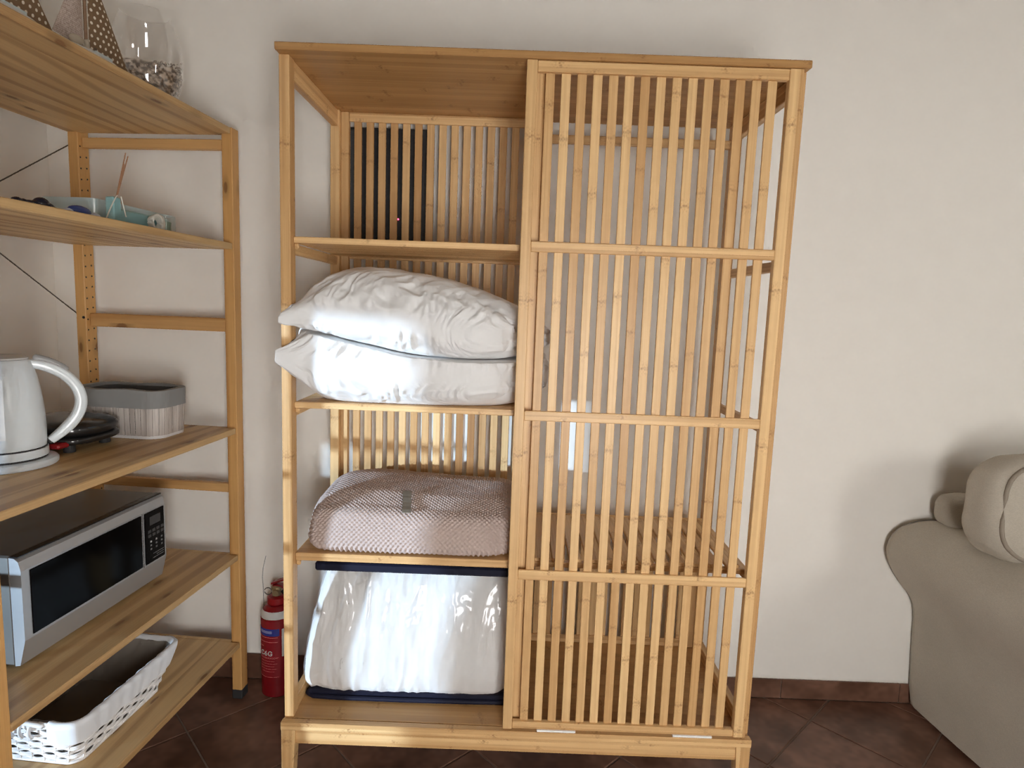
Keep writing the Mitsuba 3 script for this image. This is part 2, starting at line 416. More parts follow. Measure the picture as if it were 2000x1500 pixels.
# ------------------------------------------------------------------ ceiling lamps (outside the frame)
def ceiling_lamp(x, y, rad, label, r=0.10):
    k = thing('ceiling_lamp', label, 'ceiling lamp')
    add('mount', moved(trimesh.creation.cylinder(0.05, 0.03, sections=32), trimesh.transformations.translation_matrix((x, y, ZC - 0.015))), 'white_plastic', k)
    add('stem', moved(trimesh.creation.cylinder(0.008, 0.14, sections=12), trimesh.transformations.translation_matrix((x, y, ZC - 0.10))), 'white_plastic', k)
    s = trimesh.creation.icosphere(3, r); s.apply_translation((x, y, ZC - 0.16 - r))
    add('globe', mikit.ply(s, 'white_plastic', smooth=True, emitter=emitter(rad)), None, k)
ceiling_lamp(-0.62, -0.95, RAD_LAMP_LEFT, 'white globe ceiling lamp above the pine shelving', 0.08)

# ------------------------------------------------------------------ the bamboo wardrobe
W = thing('wardrobe', 'tall open bamboo wardrobe with a slatted sliding door and open shelves on its left half', 'wardrobe')
UPR, ACR, DEEP = 'bamboo_upright', 'bamboo_across', 'bamboo_deep'
ZT, ZL = 1.8432, 0.2183            # under the top, on the ledge
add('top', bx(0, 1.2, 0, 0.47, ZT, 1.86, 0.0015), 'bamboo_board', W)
add('post', bx(0.0, 0.024, 0.0256, 0.060, ZL, ZT), UPR, W)
add('post', bx(1.176, 1.2, 0.0256, 0.060, ZL, ZT), UPR, W)
add('post', bx(0.0, 0.027, 0.418, 0.455, ZL, ZT), UPR, W)
add('post', bx(1.173, 1.2, 0.418, 0.455, ZL, ZT), UPR, W)
add('post', bx(0.588, 0.612, 0.030, 0.064, ZL, ZT), UPR, W)
add('post', bx(0.600, 0.624, 0.418, 0.455, ZL, ZT), UPR, W)
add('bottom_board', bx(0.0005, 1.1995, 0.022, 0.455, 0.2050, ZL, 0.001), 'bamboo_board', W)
add('ledge', bx(-0.0015, 1.2015, 0.0, 0.0195, 0.1975, ZL + 0.0005, 0.0015), ACR, W)
add('apron', bx(0.034, 1.166, 0.008, 0.026, 0.1565, 0.1975), ACR, W)
add('apron', bx(0.034, 1.166, 0.435, 0.452, 0.1565, 0.205), ACR, W)
add('side_apron', bx(0.006, 0.024, 0.040, 0.425, 0.1565, 0.205), DEEP, W)
add('side_apron', bx(1.176, 1.194, 0.040, 0.425, 0.1565, 0.205), DEEP, W)
def leg(x, y, sx, sy):
    c = []
    for z, s in ((0.0, 0.026), (0.1974, 0.036)):
        for a in (0, s):
            for b in (0, s):
                c.append((x + sx * a, y + sy * b, z))
    m = trimesh.convex.convex_hull(np.array(c)); return m
for x, y, sx, sy in ((-0.0005, 0.003, 1, 1), (1.2005, 0.003, -1, 1), (-0.0005, 0.455, 1, -1), (1.2005, 0.455, -1, -1)):
    add('leg', leg(x, y, sx, sy), UPR, W)
# side rails
for xs in ((0.004, 0.022), (1.178, 1.196)):
    for z0, z1 in ((1.797, ZT - 0.0005), (1.400, 1.424), (1.003, 1.0245), (0.610, 0.632), (ZL + 0.0005, 0.256)):
        add('side_rail', bx(xs[0], xs[1], 0.0605, 0.4175, z0, z1), DEEP, W)
# shelves of the left half, each with little support blocks
for z0, z1 in ((1.425, 1.440), (1.0260, 1.0415), (0.634, 0.6545)):
    k = add('shelf', bx(0.0245, 0.5875, 0.044, 0.4172, z0, z1, 0.0015), ACR, W)
    add('support_block', bx(0.0245, 0.036, 0.046, 0.056, z0 - 0.014, z0 - 0.0003, 0.003), DEEP, k)
# low slatted shelf of the right half
k = add('slatted_shelf', bx(0.6125, 1.1725, 0.0645, 0.083, 0.632, 0.6455), ACR, W)
add('rail', bx(0.6125, 1.1725, 0.402, 0.4172, 0.632, 0.6455), ACR, k)
add('rail', bx(0.6125, 1.1725, 0.4105, 0.4172, 0.646, 0.659), ACR, k)
for i in range(12):
    x = 0.632 + 0.0448 * i
    add('slat', bx(x, x + 0.032, 0.066, 0.4098, 0.6457, 0.6555), DEEP, k)
# clothes rail at the top right
add('clothes_rail', bx(0.6245, 1.1725, 0.428, 0.4455, 1.7755, 1.7985), ACR, W)
# back panels of slats
SP, SWD = 0.0359, 0.0218
k = add('back_panel', bx(0.0275, 0.0505, 0.432, 0.452, ZL + 0.0005, ZT - 0.0005), UPR, W)
add('stile', bx(0.5890, 0.5995, 0.432, 0.452, ZL + 0.0005, ZT - 0.0005), UPR, k)
for z0, z1 in ((1.8165, ZT - 0.0005), (1.4195, 1.4395), (1.0250, 1.0415), (0.634, 0.6545), (ZL + 0.0005, 0.243)):
    add('rail', bx(0.0510, 0.5885, 0.436, 0.4440, z0, z1), ACR, k)
for i in range(15):
    x = 0.0634 + SP * i
    add('slat', bx(x, x + SWD, 0.4442, 0.4520, ZL + 0.001, ZT - 0.001, 0.001), UPR, k)
k = add('back_panel', bx(0.6245, 0.645, 0.432, 0.452, ZL + 0.0005, 0.6315), UPR, W)
add('stile', bx(1.152, 1.1725, 0.432, 0.452, ZL + 0.0005, 0.6315), UPR, k)
for z0, z1 in ((0.610, 0.6315), (ZL + 0.0005, 0.243)):
    add('rail', bx(0.6455, 1.1515, 0.436, 0.444, z0, z1), ACR, k)
for i in range(14):
    x = 0.6525 + SP * i
    add('slat', bx(x, x + SWD, 0.4442, 0.4520, ZL + 0.001, 0.6310, 0.001), UPR, k)
# the sliding door
k = add('sliding_door', bx(0.5655, 0.5895, 0.002, 0.021, 0.2235, 1.8422), UPR, W, label='slatted sliding door on the right half')
add('stile', bx(1.1535, 1.1845, 0.002, 0.021, 0.2235, 1.8422), UPR, k)
add('rail', bx(0.5897, 1.1533, 0.004, 0.019, 1.8175, 1.8415), ACR, k)
add('rail', bx(0.5897, 1.1533, 0.004, 0.019, 0.2245, 0.2432), ACR, k)
for z0, z1 in ((1.4205, 1.4447), (1.0232, 1.0470), (0.6235, 0.6482)):
    add('rail', bx(0.5897, 1.1533, 0.003, 0.0108, z0, z1), ACR, k)
for i in range(15):
    x = 0.6085 + 0.03575 * i
    add('slat', bx(x, x + 0.0208, 0.0110, 0.0178, 0.2434, 1.8173, 0.001), UPR, k)
for x0, x1 in ((0.6527, 0.7518), (0.9996, 1.0999)):
    add('slider', bx(x0, x1, 0.0015, 0.018, 0.2189, 0.2243, 0.0008), 'white_plastic', k, label='white plastic slider strip')

# ------------------------------------------------------------------ black box on the wall behind the slats
k = thing('wall_box', 'flat black box with a red light on the wall behind the top left slats', 'electronic box')
add('case', bx(0.036, 0.292, 0.484, 0.522, 1.455, 1.815, 0.004), 'black_plastic', k)
add('side_cover', bx(0.033, 0.062, 0.480, 0.520, 1.47, 1.806, 0.003), 'grey_dark', k)
led = trimesh.creation.icosphere(2, 0.0028); led.apply_translation((0.189, 0.4832, 1.547))
add('indicator_light', mikit.ply(led, 'led_red', smooth=True, emitter=emitter((6.0, 0.35, 0.7))), None, k, label='small glowing red light')
scene['grey_dark'] = principled((0.045, 0.047, 0.05), 0.4)

# ------------------------------------------------------------------ soft goods in the wardrobe
def ridged(p, seed=0):
    return 1 - np.abs(2 * meshkit.fbm(p, 3, seed) - 1)

def interface(x, y):
    f = np.interp(x, [-0.05, 0.05, 0.15, 0.30, 0.45, 0.56, 0.66], [1.222, 1.212, 1.192, 1.168, 1.160, 1.158, 1.162])
    return f + 0.004 * np.sin(9 * x + 1) + 0.012 * np.clip((y - 0.05) / 0.2, 0, 1)

def pillow(seam, top_h, bot_fn, top_cap, seed, tip, right_y, nu=230, nv=150):
    s = np.linspace(-1, 1, nu); u = np.sin(s * np.pi / 2) * 0.6 + s * 0.4
    s2 = np.linspace(-1, 1, nv); v = np.sin(s2 * np.pi / 2) * 0.75 + s2 * 0.25
    U, V = np.meshgrid(u, v, indexing='ij')
    yf = np.interp(U, [-1, -0.7, 0, 0.55, 0.80, 1], [0.030, 0.022, 0.016, 0.024, 0.045, right_y])
    Y = yf + (0.408 - yf) * (V + 1) / 2
    xl = np.interp(Y, [0.0, 0.018, 0.024, 0.031, 0.062, 0.085, 0.12, 0.38, 0.41], [0.0, 0.003, 0.026, 0.0285, 0.0285, 0.020, 0.006, 0.006, 0.03])
    xr = np.interp(Y, [0.0, 0.068, 0.095, 0.2, 0.41], [0.580, 0.584, 0.648, 0.652, 0.64])
    xr = np.where(Y < 0.069, 0.584, xr)
    X = xl + (xr - xl) * (U + 1) / 2
    # the front left corner is an ear that hangs out past the post
    ear = np.exp(-((U + 1) / 0.10) ** 2 - ((V + 1) / 0.16) ** 2)
    rnd = np.clip(1 - np.abs(U) ** np.where(U < 0, 5.5, 3.2), 0, 1) ** 0.5 * np.clip(1 - np.abs(V) ** 3.0, 0, 1) ** 0.5
    zs = np.interp(X, seam[0], seam[1]) + 0.0 * Y
    zt = zs + top_h(X, Y) * rnd
    if top_cap is not None: zt = np.minimum(zt, top_cap(X, Y))
    zt = np.maximum(zt, zs)
    zb = bot_fn(X, Y)
    zbb = zs - (zs - zb) * np.clip(rnd * 1.25, 0, 1) ** 0.8
    top, bot = np.stack([X, Y, zt], -1), np.stack([X, Y, zbb], -1)
    # seams gather the cloth: folds that run across the front edge, and long folds over the top
    def folds(P, sgn):
        x, y, z = P[..., 0], P[..., 1], P[..., 2]
        near = np.exp(-np.clip(V + 1, 0, 2) / 0.22)
        arc = (V + 1) * 0.4
        a = ridged(np.stack([x * 38 + 5 * meshkit.noise(np.stack([x * 9, z * 14, y * 6], -1), seed), arc * 14 + sgn * 3, z * 9], -1), seed + 1)
        q = x * 0.75 + y * 0.9
        b = ridged(np.stack([q * 14, (x - y) * 4 + sgn, z * 6], -1), seed + 2)
        c = ridged(np.stack([x * 24, y * 24, z * 24], -1), seed + 3)
        left = np.exp(-((U + 1) / 0.5) ** 2)
        return 0.040 * near * (a - 0.62) + (0.010 + 0.010 * left) * (b - 0.62) * np.clip(1 - np.abs(U) ** 8, 0, 1) + 0.004 * (c - 0.6)
    edge = np.clip(np.minimum(1 - np.abs(U), 1 - np.abs(V)) / 0.02, 0, 1)
    def build(P, flip, sgn, amt):
        m = trimesh.Trimesh(P.reshape(-1, 3), grid_faces(nu, nv)[:, ::-1] if flip else grid_faces(nu, nv), process=False)
        n = np.array(m.vertex_normals).reshape(nu, nv, 3)
        return P + n * (folds(P, sgn) * edge * amt)[..., None]
    top = build(top, False, 0, 1.0)
    bot = build(bot, True, 1, np.clip(1 - (V + 1) / 0.35, 0, 1))
    # ear
    tipv = np.array(tip)
    for P in (top, bot):
        e = np.clip(ear * 1.15, 0, 1)[..., None]
        P[:] = P * (1 - e) + (tipv + (P - np.array([0.03, 0.03, 0])) * np.array([0.25, 0.2, 0]) + np.stack([0 * X, 0 * X, (P[..., 2] - tipv[2]) * 0.5], -1)) * e
    floor_ = bot_fn(X, Y)
    bot[..., 2] = np.maximum(bot[..., 2], floor_)
    if top_cap is not None: top[..., 2] = np.minimum(top[..., 2], top_cap(X, Y))
    v_ = np.vstack([top.reshape(-1, 3), bot.reshape(-1, 3)])
    g = grid_faces(nu, nv)
    m = trimesh.Trimesh(v_, np.vstack([g, g[:, ::-1] + nu * nv]), process=False)
    m.merge_vertices(digits_vertex=5)
    # keep clear of the posts
    v_ = np.array(m.vertices)
    inpost = (v_[:, 1] > 0.0235) & (v_[:, 1] < 0.0625) & (v_[:, 0] < 0.0265)
    deep = v_[:, 1] - 0.0235 < 0.012
    v_[inpost & deep, 1] = 0.0235
    v_[inpost & ~deep, 0] = 0.0265
    m = trimesh.Trimesh(v_, m.faces, process=False)
    if m.volume < 0: m.invert()
    return m

SH2 = 1.0420
low = pillow(([0, 0.04, 0.12, 0.3, 0.5, 0.66], [1.165, 1.150, 1.128, 1.120, 1.122, 1.120]), lambda x, y: 0.17 + 0 * x, lambda x, y: SH2 + 0.012 * np.clip(1 - (x - 0.03) / 0.05, 0, 1) + 0 * x,
             lambda x, y: interface(x, y) - 0.0015, 21, (-0.004, -0.002, 1.160), 0.10)
k = thing('pillow', 'white cotton pillow squashed underneath another on the middle shelf of the wardrobe', 'pillow')
add('cushion', low, 'white_cotton', k, smooth=True)
up = pillow(([0, 0.04, 0.10, 0.3, 0.5, 0.66], [1.236, 1.246, 1.252, 1.240, 1.224, 1.220]), lambda x, y: np.interp(x, [0, 0.05, 0.12, 0.22, 0.38, 0.52, 0.6, 0.66], [0.088, 0.108, 0.126, 0.133, 0.122, 0.098, 0.08, 0.06]) + 0 * y,
            lambda x, y: interface(x, y) + 0.0015, None, 33, (0.003, -0.002, 1.238), 0.09)
k = thing('pillow', 'plump white cotton pillow lying on top of another pillow in the wardrobe', 'pillow')
add('cushion', up, 'white_cotton', k, smooth=True)

# the folded knitted blanket
def blanket_mesh():
    def warp(q, P):
        P = P.copy()
        t = (q[:, 2] + 1) / 2
        P[:, 1] += 0.018 * t * t * (q[:, 1] < 0) * (-q[:, 1])
        P[:, 0] += 0.018 * t ** 2 * np.clip(-q[:, 0], 0, 1) ** 2
        rise = np.interp(P[:, 1], [0.05, 0.10, 0.16, 0.3, 0.4], [-0.012, -0.012, 0.004, 0.014, 0.006])
        P[:, 2] += t * (rise - 0.010 * np.clip(-q[:, 0] - 0.55, 0, 1) * 2)
        P[:, 2] += t * 0.007 * np.sin(P[:, 0] * 9 + 0.5)
        # a fold line near the left of the front
        P[:, 1] += 0.012 * np.exp(-((P[:, 0] - 0.052) / 0.006) ** 2) * (q[:, 1] < 0) * (1 - t)
        return P
    m = soft_box((0.3095, 0.222, 0.7152), (0.2700, 0.175, 0.0600), p=7, res=(270, 170, 64), warp=warp)
    v = np.array(m.vertices)
    n = np.array(m.vertex_normals)
    # popcorn stitches on a diagonal lattice laid over the cloth
    s = v[:, 1] * np.abs(n[:, 2]) + v[:, 2] * (1 - np.abs(n[:, 2]))
    a = (v[:, 0] + 0.9 * (v[:, 1] + v[:, 2])) / 0.0125
    b = (v[:, 0] - 0.9 * (v[:, 1] + v[:, 2])) / 0.0125
    bump = (np.cos(2 * np.pi * a / 1.0) + np.cos(2 * np.pi * b / 1.0)) * 0.25 + 0.5
    d = 0.0072 * bump ** 0.8 + 0.003 * (meshkit.fbm(v * 18, 2, 5) - 0.5)
    d = d * np.clip((v[:, 2] - 0.6565) / 0.006, 0, 1)
    return displace(m, d)
k = thing('blanket', 'folded pinkish beige knitted blanket with a bobbly texture on the wardrobe shelf below the pillows', 'blanket')
BL = blanket_mesh()
add('cloth', BL, 'knit', k, smooth=True)
def on_top(xs, ys, m=BL):
    v = np.array(m.vertices)
    out = []
    for x_, y_ in zip(xs, ys):
        d = (v[:, 0] - x_) ** 2 + (v[:, 1] - y_) ** 2
        near = d < 0.012 ** 2
        out.append(v[near][:, 2].max() if near.any() else 0.77)
    return np.array(out)
ts = np.linspace(0, 1, 12)
tx, ty = 0.291 - 0.016 * ts, 0.060 + 0.100 * ts
tz = on_top(tx, ty) + 0.0035
vv = []
for a, b, c in zip(tx, ty, tz): vv += [(a - 0.0005, b, c), (a + 0.0225, b, c), (a + 0.0225, b, c - 0.0015), (a - 0.0005, b, c - 0.0015)]
ff = []
for i in range(11):
    for j in range(4):
        A, B, C, Dd = i * 4 + j, i * 4 + (j + 1) % 4, (i + 1) * 4 + (j + 1) % 4, (i + 1) * 4 + j
        ff += [(A, B, C), (A, C, Dd)]
ff += [(0, 2, 1), (0, 3, 2), (44, 45, 46), (44, 46, 47)]
tg = trimesh.Trimesh(vv, ff, process=False); 
if tg.volume < 0: tg.invert()
add('fabric_tag', tg, 'brown_label', k, label='grey brown fabric tag')

# the quilt in its clear storage bag
def quilt_warp(q, P):
    P = P.copy()
    t = (q[:, 2] + 1) / 2
    P[:, 0] += np.clip(-q[:, 0], 0, 1) * 0.055 * t ** 1.2
    P[:, 1] += np.clip(-q[:, 1], 0, 1) * (0.075 * t ** 2.0 - 0.012 * np.sin(np.pi * t))
    return P
qm = soft_box((0.298, 0.258, 0.4070), (0.284, 0.152, 0.1790), p=9, res=(150, 70, 110), warp=quilt_warp)
v = np.array(qm.vertices)
w1 = ridged(np.stack([v[:, 0] * 16 + 1.4 * meshkit.noise(v * 7, 3) - 2.0 * (v[:, 2] - 0.4), v[:, 1] * 6, v[:, 2] * 2.2], -1), 7)
w2 = ridged(np.stack([v[:, 0] * 34, v[:, 1] * 20, v[:, 2] * 9], -1), 9)
amp = np.interp(v[:, 0], [0.0, 0.1, 0.38, 0.55], [1.25, 1.1, 0.7, 0.55])
qd = displace(qm, amp * (0.020 * (w1 - 0.62) + 0.008 * (w2 - 0.6)) * np.clip((v[:, 2] - 0.225) / 0.03, 0, 1))
k = thing('quilt_bag', 'clear storage bag with navy edging holding a white quilt at the bottom of the wardrobe', 'storage bag')
add('quilt', qd, 'quilt_white', k, smooth=True, label='white quilt inside the bag')
w3 = ridged(np.stack([v[:, 0] * 20, v[:, 1] * 9, v[:, 2] * 12], -1), 15)
w4 = meshkit.fbm(v * 40, 2, 19)
pl = displace(soft_box((0.298, 0.258, 0.4075), (0.2875, 0.156, 0.182), p=10, res=(150, 70, 110), warp=quilt_warp), amp * (0.016 * (w1 - 0.62)) + 0.005 * (w3 - 0.5) + 0.003 * (w4 - 0.5) + 0.0005)
add('clear_cover', pl, 'clear_plastic', k, smooth=True, label='clear plastic cover')
topm = bx(0.056, 0.594, 0.112, 0.412, 0.589, 0.613, 0.004)
tv = np.array(topm.vertices); tv[:, 2] += np.where(tv[:, 2] < 0.6, np.clip(0.3 - tv[:, 0], -0.3, 0.3) * 0.02, 0); topm = trimesh.Trimesh(tv, topm.faces, process=False)
add('navy_lid', cat(topm, bx(0.060, 0.594, 0.086, 0.116, 0.5895, 0.6125, 0.004)), 'navy_trim', k, label='navy blue fabric lid edge')
pts = [(0.588, 0.106), (0.45, 0.102), (0.30, 0.100), (0.12, 0.100), (0.05, 0.104), (0.030, 0.116), (0.0295, 0.24), (0.0295, 0.40)]
pp = np.array([(a, b, 0.2255) for a, b in pts])
ti = np.linspace(0, len(pp) - 1, 50)
pp = np.stack([np.interp(ti, np.arange(len(pp)), pp[:, i]) for i in range(3)], 1)
add('navy_base', bx(0.030, 0.586, 0.1055, 0.408, 0.2192, 0.2405, 0.006), 'navy_trim', k, label='navy blue base of the bag')
add('navy_piping', tube(pp, 0.0062, 8), 'navy_trim', k, smooth=True, label='navy blue piping along the bottom')

# ------------------------------------------------------------------ pine shelving unit
P_ = thing('shelving_unit', 'pine shelving unit standing against the left wall beside the bamboo wardrobe', 'shelving unit')
HU = 1.779
PT = 0.036
for l0, l1, d0, d1, nm in ((0.0, 0.032, -0.038, 0.0, 'front far'), (0.472, 0.504, -0.044, 0.0, 'rear far'), (0.0, 0.032, -0.880, -0.842, 'front near'), (0.472, 0.504, -0.880, -0.836, 'rear near')):
    kk = add('post', unit(bx(l0, l1, d0, d1, 0.022, HU, 0.002)), 'pine_upright', P_)
    add('foot', unit(bx(l0 - 0.001, l1 + 0.001, d0 - 0.001, d1 + 0.001, 0.0, 0.034, 0.003)), 'dark_rubber', kk, label='black rubber foot')
    if l0 > 0.4:
        holes = []
        for z in np.arange(0.12, 1.74, 0.032):
            for dd in (d0 + 0.008, d0 + 0.031):
                c = trimesh.creation.cylinder(0.0026, 0.0012, sections=8)
                c.apply_transform(trimesh.transformations.rotation_matrix(math.pi / 2, (0, 1, 0))); c.apply_translation((l0 - 0.0001, dd, z + (0.004 if dd > d0 + 0.02 else 0)))
                holes.append(c)
        add('pin_holes', unit(cat(holes)), 'black_plastic', kk, kind='stuff', label='rows of small dark pin holes')
    if l0 < 0.1 and d0 > -0.1:
        pass
for z0, z1 in ((1.718, 1.747), (1.187, 1.2275), (0.686, 0.714), (0.135, 0.165)):
    add('rung', unit(bx(0.0322, 0.4718, -0.029, -0.009, z0, z1, 0.002)), 'pine_cross', P_)
    add('rung', unit(bx(0.0322, 0.4718, -0.871, -0.851, z0, z1, 0.002)), 'pine_cross', P_)
ZS = {1: 1.7765, 2: 1.4495, 3: 0.8950, 4: 0.4910, 5: 0.1990}
for i, z in ZS.items():
    m = cat(bx(0.0, 0.504, -0.8415, -0.0445, z - 0.018, z, 0.002), bx(0.0325, 0.4715, -0.0445, -0.0295, z - 0.018, z, 0.001))
    add('shelf', unit(m), 'pine_long', P_)
def rod(a, b, r=0.0017):
    return tube(np.linspace(upt(*a), upt(*b), 12), r, 6)
add('cross_brace', rod((0.506, -0.015, 1.737), (0.506, -0.862, 1.190)), 'wire_steel', P_, smooth=True)
add('cross_brace', rod((0.510, -0.015, 1.214), (0.510, -0.862, 1.756)), 'wire_steel', P_, smooth=True)
scr = trimesh.creation.cylinder(0.004, 0.002, sections=12); scr.apply_transform(trimesh.transformations.rotation_matrix(math.pi / 2, (1, 0, 0))); scr.apply_translation((0.479, -0.0446, 1.214))
add('screw', unit(scr), 'black_plastic', P_)

# ------------------------------------------------------------------ glass vase of shells on the top shelf
z1 = ZS[1] + 0.0006
VC = (0.135, -0.205)
prof = [(0.0, 0.0), (0.052, 0.0), (0.058, 0.003), (0.070, 0.03), (0.081, 0.065), (0.087, 0.10), (0.087, 0.135), (0.080, 0.175), (0.068, 0.21), (0.056, 0.235)]
pt_ = np.array(prof); tt = np.linspace(0, len(pt_) - 1, 60)
pf = np.stack([np.interp(tt, np.arange(len(pt_)), pt_[:, 0]), np.interp(tt, np.arange(len(pt_)), pt_[:, 1])], 1)
pf[12:, 0] = np.convolve(np.pad(pf[:, 0], 3, mode='edge'), np.ones(7) / 7, 'valid')[12:]
k = thing('glass_vase', 'rounded clear glass vase part filled with brown shell gravel on the top pine shelf', 'vase')
add('glass', unit(lathe(pf, 64, (VC[0], VC[1], z1))), 'clear_glass', k, smooth=True)
pfi = np.c_[np.maximum(pf[:, 0] - 0.0028, 0), np.maximum(pf[:, 1], 0.003)]
add('inner_glass', unit(lathe(pfi, 64, (VC[0], VC[1], z1))), 'clear_glass', k, smooth=True)
rim = tube([(VC[0] + pf[-1, 0] * math.cos(a), VC[1] + pf[-1, 0] * math.sin(a), z1 + 0.235) for a in np.arange(64) * 2 * np.pi / 64], 0.0013, 6, closed=True)
add('rim', unit(rim), 'clear_glass', k, smooth=True)
rng = np.random.default_rng(4)
FILL = 0.098
inner = [(max(r - 0.006, 0), max(z, 0.004)) for r, z in pf if z <= FILL]
peb = [lathe(inner + [(0.001, FILL - 0.001)], 48, (VC[0], VC[1], z1))]
def fill_top(d_): return 0.098 + 0.24 * (d_ - VC[1] + 0.08)
ico = trimesh.creation.icosphere(1, 1.0)
for _ in range(1500):
    zz = rng.uniform(0.004, FILL + 0.045)
    rr = np.interp(zz, pf[:, 1], pf[:, 0]) - 0.0055
    a = rng.uniform(0, 2 * np.pi)
    ft = fill_top(VC[1] + rr * math.sin(a))
    if zz > ft: continue
    if zz > ft - 0.012 or zz > FILL - 0.006: rr *= math.sqrt(rng.uniform(0, 1))
    if zz > fill_top(VC[1] + rr * math.sin(a)): continue
    s = rng.uniform(0.002, 0.0042) * np.array([1.0, rng.uniform(0.6, 1), rng.uniform(0.5, 0.9)])
    m = ico.copy(); m.apply_scale(s); m.apply_transform(trimesh.transformations.random_rotation_matrix(rng.random(3)))
    m.apply_translation((VC[0] + rr * math.cos(a), VC[1] + rr * math.sin(a), z1 + zz)); peb.append(m)
add('shell_gravel', unit(cat(peb)), 'shell_gravel', k, kind='stuff', label='brown shell gravel')

# ------------------------------------------------------------------ sailboat ornaments on the top shelf
def cloth_tri(a, b, c, thick=0.0016, bulge=0.006, n=14):
    """A sail as a thin bulging triangle in the (d, z) plane at some l; returns the mesh and its uv in metres."""
    a, b, c = (np.array(q, float) for q in (a, b, c))
    vs, uv, idx = [], [], {}
    for i in range(n + 1):
        for j in range(n + 1 - i):
            s, t = i / n, j / n
            p = a * (1 - s - t) + b * s + c * t
            w = 27 * s * t * (1 - s - t)
            p = p + np.array([-bulge * w, 0, 0])
            idx[i, j] = len(vs); vs.append(p); uv.append((p[1], p[2]))
    f = []
    for i in range(n):
        for j in range(n - i):
            f.append((idx[i, j], idx[i + 1, j], idx[i, j + 1]))
            if i + j < n - 1: f.append((idx[i + 1, j], idx[i + 1, j + 1], idx[i, j + 1]))
    vs = np.array(vs); m = len(vs)
    v2 = np.vstack([vs, vs + np.array([thick, 0, 0])])
    f = np.array(f)
    border = [idx[i, 0] for i in range(n + 1)] + [idx[n - j, j] for j in range(1, n + 1)] + [idx[0, n - j] for j in range(1, n)]
    sf = []
    for q in range(len(border)):
        A, B = border[q], border[(q + 1) % len(border)]
        sf += [(A, B, B + m), (A, B + m, A + m)]
    return trimesh.Trimesh(v2, np.vstack([f, f[:, ::-1] + m, sf]), process=False), np.array(uv + uv)

def hull(l, d0, d1, z, h, w):
    """A little boat hull, longer above than below."""
    n = 24
    out = []
    for zz, s in ((0, 0.72), (0.35, 0.88), (1.0, 1.0)):
        a = np.linspace(0, 2 * np.pi, n, endpoint=False)
        x = np.cos(a); y = np.sin(a)
        lens = np.sign(y) * np.abs(y) ** 1.0 * (1 - 0.35 * np.abs(x) ** 3)
        out.append(np.c_[l + w / 2 * lens * s, (d0 + d1) / 2 + (d1 - d0) / 2 * x * s, np.full(n, z + h * zz)])
    return trimesh.convex.convex_hull(np.vstack(out))

def sailboat(label, l, dm, zc, mast_h, d0, d1, hullmat, block):
    k = thing('sailboat_ornament', label, 'ornament')
    add('hull', unit(hull(l, d0, d1, z1, zc, 0.055)), hullmat, k)
    add('deck', unit(bx(l - 0.016, l + 0.016, dm + 0.008, dm + 0.060, z1 + zc, z1 + zc + 0.011, 0.002)), block, k)
    add('mast', unit(tube(np.linspace((l, dm, z1 + zc * 0.6), (l, dm, z1 + mast_h), 6), 0.0034, 8)), 'mast_wood', k, smooth=True)
    sm, uv = cloth_tri((l - 0.003, dm + 0.007, z1 + 0.052), (l - 0.003, d1 + 0.020, z1 + 0.040), (l - 0.003, dm + 0.007, z1 + mast_h - 0.012))
    add('dotted_sail', unit(sm), 'dotted_cloth', k, uv=uv, label='brown sail with white dots')
    sm, uv = cloth_tri((l + 0.002, dm - 0.006, z1 + 0.045), (l + 0.002, dm - 0.006, z1 + mast_h - 0.03), (l + 0.002, dm - 0.088, z1 + 0.050))
    add('burlap_sail', unit(sm), 'burlap', k, label='burlap sail')
    knot = trimesh.creation.icosphere(2, 0.012); knot.apply_scale((0.8, 1.5, 0.8)); knot.apply_translation((l - 0.006, dm - 0.035, z1 + 0.052))
    cord = tube([(l - 0.010, dm - 0.014 + 0.004 * math.sin(t), z1 + 0.060 - 0.035 * t / 6) for t in np.linspace(0, 6, 14)], 0.0055, 7)
    add('rope_bundle', unit(cat(knot, cord)), 'twine', k, smooth=True)
    ey = tube([(l - 0.012, dm + 0.012 + 0.004 * math.cos(a), z1 + zc + 0.012 + 0.004 * math.sin(a)) for a in np.linspace(0, 2 * np.pi, 13)[:-1]], 0.0009, 5, closed=True)
    add('screw_eye', unit(ey), 'wire_steel', k)
sailboat('sailboat ornament next to the glass vase with burlap and dotted brown sails', 0.095, -0.463, 0.036, 0.25, -0.57, -0.355, 'hull_white', 'hull_blue')
sailboat('sailboat ornament with a dotted brown sail at the photo\'s left edge', 0.095, -0.690, 0.036, 0.235, -0.79, -0.575, 'hull_white', 'hull_blue')

# ------------------------------------------------------------------ second shelf: sea-glass dish, reed diffuser, trinkets
z2 = ZS[2] + 0.0006
def dish(l0, l1, d0, d1, z, h, t=0.006, r=0.02):
    o = sbox(l0 + r, d0 + r, l1 - r, d1 - r).buffer(r, 8)
    ring = o.difference(o.buffer(-t))
    side = trimesh.creation.extrude_polygon(ring, h, engine='earcut'); side.apply_translation((0, 0, z))
    bot = trimesh.creation.extrude_polygon(o.buffer(-t + 0.0002), t, engine='earcut'); bot.apply_translation((0, 0, z))
    return side, bot, o.buffer(-t - 0.0005)
k = thing('glass_dish', 'pale turquoise oblong glass dish on the second pine shelf', 'dish')
side, bot, ins = dish(0.125, 0.265, -0.425, -0.105, z2, 0.060)
add('rim_wall', unit(side), 'pale_sea_glass', k); add('base', unit(bot), 'sea_glass', k)
sand = trimesh.creation.extrude_polygon(ins, 0.020, engine='earcut'); sand.apply_translation((0, 0, z2 + 0.0065))
add('teal_sand', unit(sand), 'teal_sand', k, kind='stuff', label='dark teal filling')
k = thing('decorative_panel', 'low dark turquoise glass block in front of the pale glass dish', 'ornament')
